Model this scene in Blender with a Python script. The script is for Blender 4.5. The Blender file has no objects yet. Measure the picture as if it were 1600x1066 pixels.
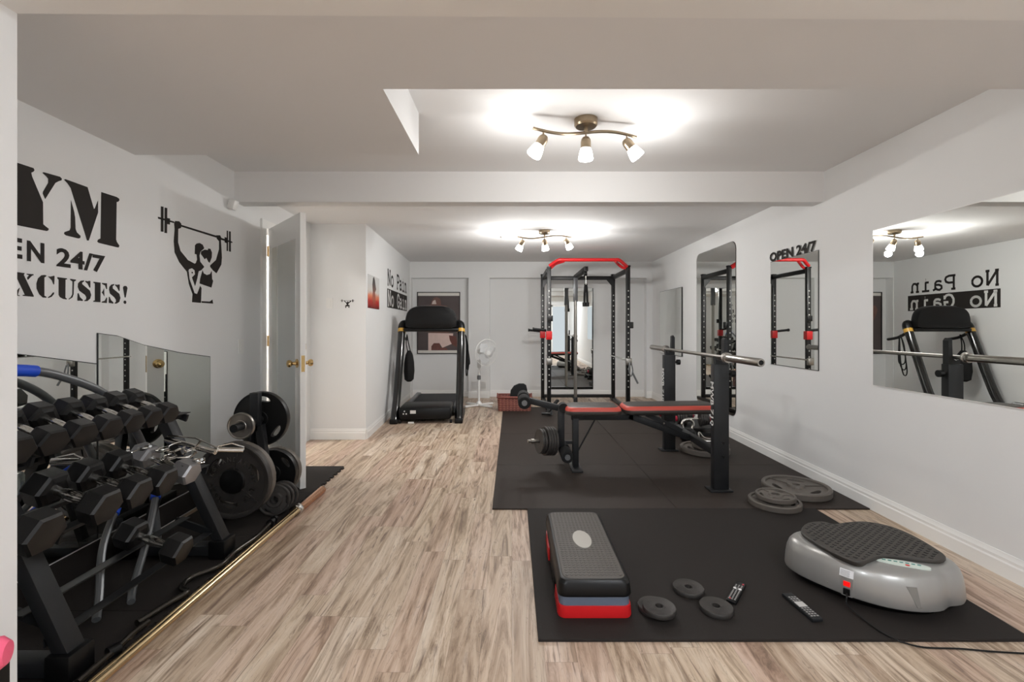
import bpy, bmesh, math, random
from mathutils import Vector, Matrix
from mathutils.geometry import tessellate_polygon
random.seed(7)
S = bpy.context.scene
COL = S.collection
PI = math.pi

# ---------------------------------------------------------------- camera, world, exposure
F = 720.0            # focal length in pixels of the 1600 px wide frame
CH = 1.2             # camera height
cam_d = bpy.data.cameras.new('camera')
cam = bpy.data.objects.new('camera', cam_d)
COL.objects.link(cam)
cam.location = (0, 0, CH)
cam.rotation_euler = (PI/2, 0, 0)
cam_d.sensor_width = 36.0
cam_d.lens = F/1600*36.0
cam_d.shift_y = -22/1600
cam_d.clip_start = 0.02
S.camera = cam
S.view_settings.view_transform = 'Standard'
S.view_settings.look = 'None'
S.view_settings.gamma = 1.0
S.view_settings.use_curve_mapping = False
S.view_settings.exposure = 1.18
W = bpy.data.worlds.new('daylight')
S.world = W
W.use_nodes = True
bg = W.node_tree.nodes['Background']
bg.inputs[0].default_value = (0.86, 0.93, 1.0, 1)
bg.inputs[1].default_value = 0.36
try:
    S.cycles.use_denoising = True
    S.cycles.max_bounces = 12
    S.cycles.diffuse_bounces = 9
    S.cycles.glossy_bounces = 6
    S.cycles.sample_clamp_indirect = 6
except Exception:
    pass
LAMP = 5.0          # emission of the lit glass shades
REAR_FILL = 84.0  # emission of the fill lamps added in the unseen rear room

# ---------------------------------------------------------------- helpers
def wmat(o):
    m = o.matrix_basis.copy()
    while o.parent:
        o = o.parent
        m = o.matrix_basis @ m
    return m

def lin(h):
    if isinstance(h, str):
        h = h.lstrip('#')
        c = [int(h[i:i+2], 16)/255 for i in (0, 2, 4)]
    else:
        c = [v/255 for v in h]
    return tuple((v/12.92 if v <= 0.04045 else ((v+0.055)/1.055)**2.4) for v in c) + (1,)

MATS = {}
def mat(name, col, rough=0.5, metal=0.0, var=0.06, scale=30, bump=0.0, bscale=200, emit=0, ecol=None, coat=0, spec=0.5):
    if name in MATS: return MATS[name]
    m = bpy.data.materials.new(name); m.use_nodes = True
    nt = m.node_tree; b = nt.nodes['Principled BSDF']
    c = lin(col)
    b.inputs['Roughness'].default_value = rough
    b.inputs['Metallic'].default_value = metal
    b.inputs['Specular IOR Level'].default_value = spec
    if coat: b.inputs['Coat Weight'].default_value = coat; b.inputs['Coat Roughness'].default_value = 0.08
    tc = nt.nodes.new('ShaderNodeTexCoord')
    if var > 0:
        n = nt.nodes.new('ShaderNodeTexNoise'); n.inputs['Scale'].default_value = scale; n.inputs['Detail'].default_value = 4
        nt.links.new(tc.outputs['Object'], n.inputs['Vector'])
        mx = nt.nodes.new('ShaderNodeMix'); mx.data_type = 'RGBA'
        mx.inputs[6].default_value = tuple(v*(1-var) for v in c[:3])+(1,)
        mx.inputs[7].default_value = tuple(min(1, v*(1+var)) for v in c[:3])+(1,)
        nt.links.new(n.outputs['Fac'], mx.inputs[0])
        nt.links.new(mx.outputs[2], b.inputs['Base Color'])
    else:
        b.inputs['Base Color'].default_value = c
    if bump > 0:
        n2 = nt.nodes.new('ShaderNodeTexNoise'); n2.inputs['Scale'].default_value = bscale; n2.inputs['Detail'].default_value = 3
        nt.links.new(tc.outputs['Object'], n2.inputs['Vector'])
        bp = nt.nodes.new('ShaderNodeBump'); bp.inputs['Strength'].default_value = bump; bp.inputs['Distance'].default_value = 0.002
        nt.links.new(n2.outputs['Fac'], bp.inputs['Height']); nt.links.new(bp.outputs[0], b.inputs['Normal'])
    if emit:
        b.inputs['Emission Color'].default_value = lin(ecol or col)
        b.inputs['Emission Strength'].default_value = emit
    MATS[name] = m
    return m

def basis(d):
    d = Vector(d).normalized()
    a = Vector((0, 0, 1)) if abs(d.z) < 0.95 else Vector((1, 0, 0))
    u = a.cross(d).normalized(); v = d.cross(u)
    return u, v, d

class MB:
    def __init__(s): s.bm = bmesh.new()
    def faces_from(s, vs, fs):
        bv = [s.bm.verts.new(v) for v in vs]
        for f in fs:
            try: s.bm.faces.new([bv[i] for i in f])
            except ValueError: pass
        return bv
    def box(s, c, sz, M=None, bev=0.0, seg=2):
        x, y, z = [v/2 for v in sz]
        vs = [Vector((a*x, b*y, d*z)) for a in (-1, 1) for b in (-1, 1) for d in (-1, 1)]
        if M is not None: vs = [M @ v for v in vs]
        vs = [v+Vector(c) for v in vs]
        bv = s.faces_from(vs, [(0, 1, 3, 2), (4, 6, 7, 5), (0, 4, 5, 1), (2, 3, 7, 6), (0, 2, 6, 4), (1, 5, 7, 3)])
        if bev > 0:
            es = {e for v in bv for e in v.link_edges}
            bmesh.ops.bevel(s.bm, geom=list(es), offset=bev, segments=seg, affect='EDGES', profile=0.5)
        return s
    def bx(s, x0, x1, y0, y1, z0, z1, bev=0.0):
        return s.box(((x0+x1)/2, (y0+y1)/2, (z0+z1)/2), (abs(x1-x0), abs(y1-y0), abs(z1-z0)), bev=bev)
    def beam(s, p0, p1, w, h, bev=0.0, up=(0, 0, 1)):
        p0, p1 = Vector(p0), Vector(p1); d = (p1-p0); L = d.length; d.normalize()
        u = Vector(up)
        if abs(u.dot(d)) > 0.97: u = Vector((0, 1, 0))
        a = d.cross(u).normalized(); b = a.cross(d).normalized()
        M = Matrix((a, d, b)).transposed()
        return s.box((p0+p1)/2, (w, L, h), M, bev)
    def ring_loft(s, rings, cap=True, closed=False):
        n = len(rings[0]); bv = [[s.bm.verts.new(p) for p in r] for r in rings]
        k = len(rings)
        for i in range(k if closed else k-1):
            A, B = bv[i], bv[(i+1) % k]
            for j in range(n):
                try: s.bm.faces.new((A[j], A[(j+1) % n], B[(j+1) % n], B[j]))
                except ValueError: pass
        if cap and not closed:
            try: s.bm.faces.new(list(reversed(bv[0])))
            except ValueError: pass
            try: s.bm.faces.new(bv[-1])
            except ValueError: pass
        return s
    def cyl(s, p0, p1, r0, r1=None, n=16):
        if r1 is None: r1 = r0
        p0, p1 = Vector(p0), Vector(p1); u, v, d = basis(p1-p0)
        R = lambda p, r: [p+r*(math.cos(2*PI*i/n)*u+math.sin(2*PI*i/n)*v) for i in range(n)]
        return s.ring_loft([R(p0, r0), R(p1, r1)])
    def tube(s, pts, r, n=10, closed=False, flat=1.0):
        pts = [Vector(p) for p in pts]; k = len(pts); rings = []
        pu = None
        for i, p in enumerate(pts):
            if closed: d = pts[(i+1) % k]-pts[i-1]
            else: d = pts[min(i+1, k-1)]-pts[max(i-1, 0)]
            if d.length < 1e-9: d = Vector((0, 0, 1))
            d.normalize()
            if pu is None: u, v, _ = basis(d)
            else:
                u = (pu-d*pu.dot(d))
                if u.length < 1e-6: u, v, _ = basis(d)
                u.normalize(); v = d.cross(u)
            pu = u
            rr = r[i] if isinstance(r, (list, tuple)) else r
            rings.append([p+rr*(math.cos(2*PI*j/n)*u+flat*math.sin(2*PI*j/n)*v) for j in range(n)])
        return s.ring_loft(rings, closed=closed)
    def lathe(s, prof, o, ax=(0, 0, 1), n=32):
        o = Vector(o); u, v, d = basis(ax)
        rings = []
        for r, z in prof:
            r = max(r, 1e-5)
            rings.append([o+d*z+r*(math.cos(2*PI*i/n)*u+math.sin(2*PI*i/n)*v) for i in range(n)])
        return s.ring_loft(rings)
    def sphere(s, c, r, sc=(1, 1, 1), n=16, M=None):
        rings = []
        m = n//2
        for i in range(m+1):
            t = PI*i/m; rr = max(math.sin(t), 1e-4)
            ring = [Vector((rr*math.cos(2*PI*j/n)*sc[0]*r, rr*math.sin(2*PI*j/n)*sc[1]*r, -math.cos(t)*sc[2]*r)) for j in range(n)]
            if M is not None: ring = [M @ q for q in ring]
            rings.append([q+Vector(c) for q in ring])
        return s.ring_loft(rings)
    def prism(s, loops, f, t):
        """loops: [outer, hole, ...] of 2-D points; f maps (a, b, depth) to 3-D; t = (d0, d1)"""
        tri = tessellate_polygon([[Vector((p[0], p[1], 0)) for p in l] for l in loops])
        flat = [p for l in loops for p in l]
        v0 = [s.bm.verts.new(f(p[0], p[1], t[0])) for p in flat]
        v1 = [s.bm.verts.new(f(p[0], p[1], t[1])) for p in flat]
        for a, b, c in tri:
            for V, o in ((v0, 1), (v1, -1)):
                try: s.bm.faces.new((V[a], V[b], V[c])[::o])
                except ValueError: pass
        k = 0
        for l in loops:
            n = len(l)
            for j in range(n):
                a, b = k+j, k+(j+1) % n
                try: s.bm.faces.new((v0[a], v0[b], v1[b], v1[a]))
                except ValueError: pass
            k += n
        return s
    def build(s, name, m, parent=None, smooth=32, label=None):
        bmesh.ops.recalc_face_normals(s.bm, faces=s.bm.faces)
        me = bpy.data.meshes.new(name)
        if parent is not None:
            s.bm.transform(wmat(parent).inverted())
        s.bm.to_mesh(me); s.bm.free()
        ms = m if isinstance(m, (list, tuple)) else [m]
        for q in ms: me.materials.append(q)
        if smooth:
            me.polygons.foreach_set('use_smooth', [True]*len(me.polygons))
            me.set_sharp_from_angle(angle=math.radians(smooth))
        o = bpy.data.objects.new(name, me); COL.objects.link(o)
        if parent is not None: o.parent = parent
        if label: o['label'] = label
        return o

def tag(o, label, cat, group=None):
    o['label'] = label; o['category'] = cat
    if group: o['group'] = group
    return o
def thing(name, label, cat, loc=(0, 0, 0), rz=0, group=None):
    o = bpy.data.objects.new(name, None); COL.objects.link(o)
    o.location = loc; o.rotation_euler = (0, 0, rz); o.empty_display_size = 0.05
    return tag(o, label, cat, group)
def struct(o): o['kind'] = 'structure'; return o
def copy_tree(o, parent=None):
    c = o.copy(); COL.objects.link(c)
    if parent is not None: c.parent = parent
    for ch in [q for q in bpy.data.objects if q.parent == o]: copy_tree(ch, c)
    return c

def rrect(cx, cy, lx, ly, r, n=5):
    out = []
    for qx, qy, a0 in ((1, 1, 0), (-1, 1, 90), (-1, -1, 180), (1, -1, 270)):
        for i in range(n+1):
            a = math.radians(a0+90*i/n)
            out.append((cx+qx*(lx/2-r)+r*math.cos(a), cy+qy*(ly/2-r)+r*math.sin(a)))
    return out
def circ(cx, cy, r, n=24, ry=None, a0=0):
    ry = ry or r
    return [(cx+r*math.cos(2*PI*i/n+a0), cy+ry*math.sin(2*PI*i/n+a0)) for i in range(n)]
def smooth_path(pts, k=6, closed=False):
    P = [Vector(p) for p in pts]; n = len(P); out = []
    rng = range(n if closed else n-1)
    for i in rng:
        p0 = P[i-1] if (closed or i > 0) else P[0]; p1 = P[i]; p2 = P[(i+1) % n]
        p3 = P[(i+2) % n] if (closed or i+2 < n) else P[-1]
        for j in range(k):
            t = j/k
            out.append(0.5*((2*p1)+(-p0+p2)*t+(2*p0-5*p1+4*p2-p3)*t*t+(-p0+3*p1-3*p2+p3)*t**3))
    if not closed: out.append(P[-1])
    return out

# wall frames: a decal is laid on a real wall plane; u runs to the reader's right, n towards the reader
class Plane:
    def __init__(s, O, u, n): s.O = Vector(O); s.u = Vector(u).normalized(); s.n = Vector(n).normalized()
    def p(s, a, z, d=0): return s.O+s.u*a+Vector((0, 0, z))+s.n*d
    def hit(s, x, y):
        """where the line of sight of photo point (x, y) meets this wall: used once to measure sizes on it"""
        D = Vector(((x-800)/F, 1, -(y-511)/F)); C = Vector((0, 0, CH))
        t = (s.O-C).dot(s.n)/D.dot(s.n); q = C+D*t
        return ((q-s.O).dot(s.u), q.z)
def floor_at(x, y, z=0.0):
    d = (CH-z)*F/(y-511)
    return Vector(((x-800)*d/F, d, z))

def text_mesh(txt, bold=0.0):
    cu = bpy.data.curves.new('t', 'FONT'); cu.body = txt; cu.offset = bold; cu.resolution_u = 3
    o = bpy.data.objects.new('t', cu); COL.objects.link(o)
    dg = bpy.context.evaluated_depsgraph_get(); dg.update()
    me = bpy.data.meshes.new_from_object(o.evaluated_get(dg))
    bpy.data.objects.remove(o); bpy.data.curves.remove(cu)
    return me
def add_text(mb, txt, f, a0, a1, b0, b1, d0=0.0005, d1=0.0015, bold=0.02):
    """fit the word txt in the rectangle a0..a1 x b0..b1 of the frame f(a, b, depth)"""
    me = text_mesh(txt, bold)
    vs = [v.co.copy() for v in me.vertices]
    x0 = min(v.x for v in vs); x1 = max(v.x for v in vs); y0 = min(v.y for v in vs); y1 = max(v.y for v in vs)
    mp = [((v.x-x0)/(x1-x0)*(a1-a0)+a0, (v.y-y0)/(y1-y0)*(b1-b0)+b0) for v in vs]
    bv = [mb.bm.verts.new(f(p[0], p[1], d1)) for p in mp]
    for p in me.polygons:
        try: mb.bm.faces.new([bv[i] for i in p.vertices])
        except ValueError: pass
    bpy.data.meshes.remove(me)
def letters(mb, P, parent, m=None, label=None):
    """build every letter gathered in mb as a part of its own"""
    bm = mb.bm; bm.verts.ensure_lookup_table(); seen = set(); isl = []
    for v in bm.verts:
        if v in seen: continue
        st_ = [v]; seen.add(v); comp = []
        while st_:
            q = st_.pop(); comp.append(q)
            for e in q.link_edges:
                w_ = e.other_vert(q)
                if w_ not in seen: seen.add(w_); st_.append(w_)
        a = [(q.co-P.O).dot(P.u) for q in comp]; isl.append([min(a), max(a), comp])
    isl.sort(key=lambda x: x[0]); out = []
    for i in isl:
        if out and i[0] < out[-1][1]-0.35*min(i[1]-i[0], out[-1][1]-out[-1][0]):
            out[-1][1] = max(out[-1][1], i[1]); out[-1][2] += i[2]
        else: out.append(i)
    for _, _, comp in out:
        n = MB(); mp = {q: n.bm.verts.new(q.co) for q in comp}
        for f in {f for q in comp for f in q.link_faces}:
            try: n.bm.faces.new([mp[q] for q in f.verts])
            except ValueError: pass
        n.build('letter', m or M_decal, parent, smooth=None, label=label)
    bm.free()
def stroke(mb, pts, w, f, d0, d1, rounded=True):
    pts = [Vector((p[0], p[1])) for p in pts]
    for i in range(len(pts)-1):
        a, b = pts[i], pts[i+1]; d = (b-a)
        if d.length < 1e-9: continue
        d.normalize(); n = Vector((-d.y, d.x))*w/2
        mb.prism([[a-n, b-n, b+n, a+n]], f, (d0, d1))
        if rounded and i > 0: mb.prism([circ(a.x, a.y, w/2, 8)], f, (d0, d1))

# ---------------------------------------------------------------- materials
M_wall = mat('wall_paint', (229, 230, 230), 0.75, var=0.012, scale=1.5)
M_ceil = mat('ceiling_paint', (230, 230, 230), 0.85, var=0.012, scale=1.2)
M_trim = mat('white_trim_paint', (236, 236, 234), 0.4, var=0.01, scale=3)
M_door = mat('white_door_paint', (234, 234, 232), 0.35, var=0.01, scale=3)
M_mirror = mat('mirror_glass', (238, 240, 237), 0.0, 1.0, var=0)
M_edge = mat('mirror_edge', (40, 42, 42), 0.3, var=0.1)
M_rubber = mat('black_rubber', (50, 43, 39), 0.6, spec=0.22, var=0.12, scale=60, bump=0.35, bscale=500)
M_foam = mat('foam_mat', (40, 36, 34), 0.75, spec=0.2, var=0.10, scale=50, bump=0.4, bscale=350)
M_foam2 = mat('exercise_mat', (38, 34, 32), 0.7, spec=0.2, var=0.08, scale=60, bump=0.4, bscale=450)
M_black = mat('black_plastic', (12, 12, 13), 0.38, spec=0.3, var=0.1)
M_gloss = mat('gloss_black', (9, 9, 9), 0.14, var=0.05, coat=0.5)
M_powder = mat('black_powdercoat', (29, 30, 32), 0.45, spec=0.35, var=0.08, scale=80, bump=0.15, bscale=700)
M_rack = mat('rack_powdercoat', (16, 16, 17), 0.4, var=0.08, scale=80)
M_hex = mat('rubber_hex', (12, 12, 13), 0.4, var=0.12, scale=60, bump=0.25, bscale=500)
M_chrome = mat('chrome', (205, 203, 198), 0.16, 1.0, var=0.04, scale=50)
M_steel = mat('worn_steel', (168, 164, 158), 0.3, 1.0, var=0.10, scale=40)
M_brass = mat('polished_brass', (206, 176, 122), 0.2, 1.0, var=0.05)
M_bronze = mat('brushed_bronze', (158, 142, 120), 0.32, 1.0, var=0.08)
M_iron = mat('grey_cast_iron', (104, 98, 92), 0.5, 0.35, var=0.12, scale=40, bump=0.4, bscale=180)
M_iron2 = mat('dark_cast_iron', (62, 59, 57), 0.5, 0.4, var=0.12, scale=40, bump=0.35, bscale=180)
M_red = mat('red_paint', (200, 30, 34), 0.35, var=0.05)
M_decal = mat('decal_vinyl', (48, 45, 43), 0.7, spec=0.15, var=0.05)
M_white = mat('white_plastic', (232, 232, 230), 0.35, var=0.02)
M_silver = mat('silver_plastic', (158, 157, 154), 0.34, 0.45, var=0.03, coat=0.3)
M_fabric = mat('black_fabric', (14, 14, 15), 0.9, var=0.2, scale=90, bump=0.5, bscale=300)
M_yellow = mat('amber_band', (205, 160, 70), 0.4, var=0.05)
M_blue = mat('blue_foam', (28, 78, 205), 0.5, var=0.06)
M_tube = mat('grey_tube', (110, 112, 114), 0.35, 0.4, var=0.05)
M_vinyl = mat('dark_vinyl', (56, 52, 48), 0.5, var=0.08, scale=60, bump=0.2, bscale=400)
M_redv = mat('red_vinyl', (196, 74, 60), 0.45, var=0.06)
M_glass = mat('lit_glass_shade', (255, 250, 240), 0.3, var=0, emit=LAMP, ecol=(255, 251, 246))
M_fill_dome = mat('fill_dome_glass', (255, 250, 245), 0.3, var=0, emit=REAR_FILL, ecol=(244, 249, 255))  # glow of the added fill domes behind the camera

def floor_material():
    m = bpy.data.materials.new('laminate_planks'); m.use_nodes = True; nt = m.node_tree
    b = nt.nodes['Principled BSDF']; N = nt.nodes.new; L = nt.links.new
    def math_(op, a, b_=None, c=None):
        n = N('ShaderNodeMath'); n.operation = op
        for i, v in enumerate((a, b_, c)):
            if v is None: continue
            if isinstance(v, (int, float)): n.inputs[i].default_value = v
            else: L(v, n.inputs[i])
        return n.outputs[0]
    geo = N('ShaderNodeNewGeometry'); sep = N('ShaderNodeSeparateXYZ'); L(geo.outputs['Position'], sep.inputs[0])
    X, Y = sep.outputs[0], sep.outputs[1]
    xs = math_('DIVIDE', X, 0.118); row = math_('FLOOR', xs); fx = math_('FRACT', xs)
    wn = N('ShaderNodeTexWhiteNoise'); wn.noise_dimensions = '1D'; L(row, wn.inputs['W'])
    ys = math_('ADD', math_('DIVIDE', Y, 0.86), math_('MULTIPLY', wn.outputs['Value'], 7.3))
    cell = math_('FLOOR', ys); fy = math_('FRACT', ys)
    cv = N('ShaderNodeCombineXYZ'); L(row, cv.inputs[0]); L(cell, cv.inputs[1])
    w2 = N('ShaderNodeTexWhiteNoise'); w2.noise_dimensions = '2D'; L(cv.outputs[0], w2.inputs['Vector'])
    rnd = w2.outputs['Value']; sc = N('ShaderNodeSeparateColor'); L(w2.outputs['Color'], sc.inputs[0])
    def noise(sx, sy, detail, dist, seed, rough=0.55):
        c = N('ShaderNodeCombineXYZ'); L(math_('MULTIPLY', X, sx), c.inputs[0]); L(math_('MULTIPLY', Y, sy), c.inputs[1])
        L(math_('MULTIPLY', rnd, seed), c.inputs[2])
        n = N('ShaderNodeTexNoise'); n.inputs['Scale'].default_value = 1; n.inputs['Detail'].default_value = detail
        n.inputs['Distortion'].default_value = dist; n.inputs['Roughness'].default_value = rough
        L(c.outputs[0], n.inputs['Vector']); return n.outputs['Fac']
    def ramp(fac, stops):
        r = N('ShaderNodeValToRGB'); e = r.color_ramp.elements
        while len(e) < len(stops): e.new(0.5)
        for k, (p, c) in enumerate(stops): e[k].position = p; e[k].color = lin(c) if len(c) == 3 else c
        L(fac, r.inputs[0]); return r.outputs[0]
    def mix(f, a, c, mode='MIX'):
        n = N('ShaderNodeMix'); n.data_type = 'RGBA'; n.blend_type = mode
        if isinstance(f, (int, float)): n.inputs[0].default_value = f
        else: L(f, n.inputs[0])
        for i, v in ((6, a), (7, c)):
            if isinstance(v, tuple): n.inputs[i].default_value = v
            else: L(v, n.inputs[i])
        return n.outputs[2]
    g1 = noise(10, 0.9, 9, 2.3, 61, 0.68)
    base = ramp(g1, [(0.30, (112, 95, 82)), (0.41, (174, 156, 138)), (0.50, (210, 194, 177)), (0.66, (232, 222, 210))])
    tint = ramp(rnd, [(0.0, (192, 174, 156)), (0.25, (240, 232, 218)), (0.5, (214, 190, 180)), (0.75, (222, 210, 194)), (1.0, (248, 244, 238))])
    c1 = mix(0.75, base, tint, 'MULTIPLY')
    dk = noise(16, 1.3, 6, 3.4, 133)
    dm = ramp(dk, [(0.58, (0, 0, 0, 1)), (0.70, (1, 1, 1, 1))])
    c2 = mix(math_('MULTIPLY', dm, 0.85), c1, lin((112, 90, 78)))
    fine = noise(120, 3.0, 3, 0.4, 17)
    fm = ramp(fine, [(0.38, (0.78, 0.78, 0.78, 1)), (0.60, (1, 1, 1, 1))])
    c3 = mix(0.38, c2, fm, 'MULTIPLY')
    ck = noise(15, 1.2, 3, 3.6, 211)
    cm = ramp(ck, [(0.495, (0, 0, 0, 1)), (0.503, (1, 1, 1, 1)), (0.511, (0, 0, 0, 1))])
    c3 = mix(math_('MULTIPLY', cm, 0.6), c3, lin((84, 68, 60)))
    ex = math_('MINIMUM', fx, math_('SUBTRACT', 1, fx)); ey = math_('MINIMUM', fy, math_('SUBTRACT', 1, fy))
    sx = math_('LESS_THAN', ex, 0.010); sy = math_('LESS_THAN', ey, 0.0016)
    seam = math_('MAXIMUM', sx, sy)
    c4 = mix(math_('MULTIPLY', seam, 0.35), c3, lin((110, 92, 80)))
    L(c4, b.inputs['Base Color'])
    b.inputs['Roughness'].default_value = 0.42
    b.inputs['Specular IOR Level'].default_value = 0.4
    bp = N('ShaderNodeBump'); bp.inputs['Strength'].default_value = 0.12; bp.inputs['Distance'].default_value = 0.001
    L(g1, bp.inputs['Height']); L(bp.outputs[0], b.inputs['Normal'])
    return m
M_floor = floor_material()

# ---------------------------------------------------------------- the room
XL, XR = -2.06, 2.37
YB = 7.78                     # back wall header face
AX, AY = -1.56, 4.92          # outer corner of the inner left wall
BX = -1.735
def st(name, m, *boxes, bev=0.0):
    mb = MB()
    for b in boxes: mb.bx(*b, bev=bev)
    return struct(mb.build(name, m, smooth=None))
RY = -3.2                     # far end of the room behind the camera
struct(MB().bx(-4.6, 3.6, RY-0.1, 8.1, -0.1, 0).build('floor', M_floor, smooth=None))
# right wall runs straight through both rooms
st('wall_right', M_wall, (XR, XR+0.12, RY, 8.0, 0, 2.5))
# left wall with the doorway
DY0, DY1, DZ = 3.95, 4.70, 2.045
def xl_at(y): return -2.045-0.028*(y-1.22)
mb = MB()
for ya, yb, za in ((1.22, DY0, 0), (DY0, DY1, DZ), (DY1, AY, 0)):
    mb.prism([[(xl_at(ya), ya), (xl_at(yb), yb), (xl_at(yb)-0.12, yb), (xl_at(ya)-0.12, ya)]], lambda a, b, d: Vector((a, b, d)), (za, 2.5))
struct(mb.build('wall_left', M_wall, smooth=None))
st('wall_stub', M_wall, (XL-0.25, AX-0.02, AY, AY+0.1, 0, 2.5))
mb = MB()
mb.prism([[(AX, AY), (BX, YB+0.2), (BX-0.12, YB+0.2), (AX-0.12, AY)]], lambda a, b, d: Vector((a, b, d)), (0, 2.5))
struct(mb.build('wall_inner_left', M_wall, smooth=None))
# back wall: header, pier and shallow bays
PX0, PX1 = -0.735, -0.38
RB = YB+0.15
st('wall_back', M_wall, (BX-0.1, XR, RB, RB+0.12, 0, 2.5), (BX, XR, YB, RB, 2.03, 2.4), (PX0, PX1, YB, RB, 0, 2.03), (2.27, XR, YB, RB, 0, 2.03), (BX-0.02, BX+0.03, YB, RB, 0, 2.03))
# partition with the wide opening the camera looks through
st('wall_partition', M_wall, (-4.5, -1.31, 1.08, 1.22, 0, 2.5))
mb = MB(); mb.prism([[(-1.32, 2.03), (XR, 2.005), (XR, 2.5), (-1.32, 2.5)]], lambda a, b, d: Vector((a, d, b)), (1.08, 1.22))
struct(mb.build('trim_1', M_trim, smooth=None))
# rear room
st('wall_rear', M_wall, (-4.5, -1.3, RY-0.12, RY, 0, 2.5), (-1.3, 1.1, RY-0.12, RY, 2.1, 2.5), (0.3, 1.0, RY-0.12, RY, 0, 2.1), (1.0, 2.3, RY-0.12, RY, 2.1, 2.5), (2.3, XR+.12, RY-0.12, RY, 0, 2.5), (-1.3, 0.3, RY-0.12, RY, 0, 0.6))
st('wall_rear_left', M_wall, (-4.6, -4.5, RY, 1.22, 0, 2.5))
# ceilings
st('ceiling', M_ceil, (-4.6, XR, RY, 1.08, 2.4, 2.5))
SZ = 2.15; XC = -2.25
st('ceiling_soffit', M_ceil, (XC, XR, 1.22, 1.84, SZ, 2.5), (XC, -0.515, 1.84, 2.545, SZ, 2.5))
st('ceiling_raised', M_ceil, (XC, XR, 1.84, 3.5, 2.38, 2.5))
st('ceiling_back', M_ceil, (XC, XR, 3.63, 8.0, 2.30, 2.5))
st('trim_2', M_trim if False else M_ceil, (XC, XR, 3.5, 3.63, SZ, 2.5))
# hallway behind the left doorway
st('wall_hall', M_wall, (-3.6, -3.5, 3.2, 5.6, 0, 2.4), (-3.5, XL-0.12, 5.5, 5.6, 0, 2.4), (-3.5, XL-0.12, 3.1, 3.2, 0, 2.4), (XL-0.3, XL-0.12, AY+0.1, 5.5, 0, 2.4))
st('ceiling_hall', M_ceil, (-3.6, XL-0.12, 3.1, 5.6, 2.4, 2.5))
# rear window frames
def window(name, x0, x1, z0, z1, bars):
    mb = MB(); y = RY-0.06; w = 0.06
    mb.bx(x0, x1, y-0.03, y+0.03, z0, z0+w).bx(x0, x1, y-0.03, y+0.03, z1-w, z1).bx(x0, x0+w, y-0.03, y+0.03, z0, z1).bx(x1-w, x1, y-0.03, y+0.03, z0, z1)
    for b in bars: mb.bx(b-0.03, b+0.03, y-0.03, y+0.03, z0, z1)
    return struct(mb.build(name, M_trim, smooth=None))
window('window_1', -1.3, 0.3, 0.6, 2.1, [-0.5])
window('window_2', 1.0, 2.3, 0.0, 2.1, [1.65])
for nm, x, w, z, h in (('daylight_portal', -0.5, 1.6, 1.35, 1.5), ('daylight_portal.001', 1.65, 1.3, 1.05, 2.1)):
    ld = bpy.data.lights.new(nm, 'AREA'); ld.shape = 'RECTANGLE'; ld.size = w; ld.size_y = h
    ld.cycles.is_portal = True
    lo = bpy.data.objects.new(nm, ld); COL.objects.link(lo); lo.location = (x, RY-0.14, z); lo.rotation_euler = (PI/2, 0, PI)
# baseboards: a stepped profile swept along each run
def baseboard(name, runs):
    mb = MB()
    prof = [(0, 0), (0.016, 0), (0.016, 0.07), (0.012, 0.078), (0.012, 0.092), (0.006, 0.105), (0.004, 0.115), (0, 0.115)]
    for (x0, y0), (x1, y1) in runs:
        a = Vector((x0, y0, 0)); b = Vector((x1, y1, 0)); d = (b-a).normalized(); n = Vector((-d.y, d.x, 0))
        mb.ring_loft([[p+n*q+Vector((0, 0, z)) for q, z in prof] for p in (a, b)])
    return struct(mb.build(name, M_trim, smooth=20))
baseboard('baseboard_right', [((XR, RY), (XR, YB))])
baseboard('baseboard_left', [((xl_at(DY0-0.08), DY0-0.08), (xl_at(3.22), 3.22)), ((AX, AY), (xl_at(AY), AY)), ((BX, YB), (AX, AY))])
baseboard('baseboard_back', [((XR, YB), (2.27, YB)), ((2.27, RB), (PX1, RB)), ((PX1, YB), (PX0, YB)), ((PX0, RB), (BX, RB))])
# door casing on the left wall
mb = MB()
def slanted(y0, y1, z0, z1, d0, d1):
    mb.prism([[(xl_at(y0)+d0, y0), (xl_at(y0)+d1, y0), (xl_at(y1)+d1, y1), (xl_at(y1)+d0, y1)]], lambda a, b, d: Vector((a, b, d)), (z0, z1))
for y0, y1 in ((DY0-0.07, DY0), (DY1, DY1+0.07)): slanted(y0, y1, 0, DZ+0.07, -0.002, 0.018)
slanted(DY0, DY1, DZ, DZ+0.07, -0.002, 0.018)
slanted(DY0, DY0+0.016, 0, DZ, -0.12, 0.0); slanted(DY1-0.016, DY1, 0, DZ, -0.12, 0.0)
struct(mb.build('trim_3', M_trim, smooth=None))
# the open door: hinge on the near side of the doorway, swung into the room
hx, hy = xl_at(DY0)+0.045, DY0+0.02
ex, ey = -1.535, 3.385
dd = Vector((ex-hx, ey-hy, 0)); DL = dd.length; dd.normalize(); dn = Vector((dd.y, -dd.x, 0))
if dn.y > 0: dn = -dn       # towards the camera side
def dpt(a, z, d): return Vector((hx, hy, 0))+dd*a+dn*d+Vector((0, 0, z))
door = struct(MB().prism([[(0, 0.012), (DL, 0.012), (DL, DZ-0.005), (0, DZ-0.005)]], dpt, (-0.02, 0.02)).build('door_1', M_door, smooth=None))
MB().prism([[(0.12, 0.25), (DL-0.10, 0.25), (DL-0.10, 1.86), (0.12, 1.86)]], dpt, (0.0201, 0.0235)).build('door_mirror', M_mirror, door)
for sgn in (1, -1):
    o = dpt(DL-0.065, 0.93, 0.02*sgn)
    MB().lathe([(0.033, 0), (0.033, 0.006), (0.014, 0.012), (0.012, 0.035), (0.022, 0.042), (0.028, 0.055), (0.024, 0.068), (0.008, 0.074)], o, dn*sgn, 20).build('door_knob', M_brass, door)
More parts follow.
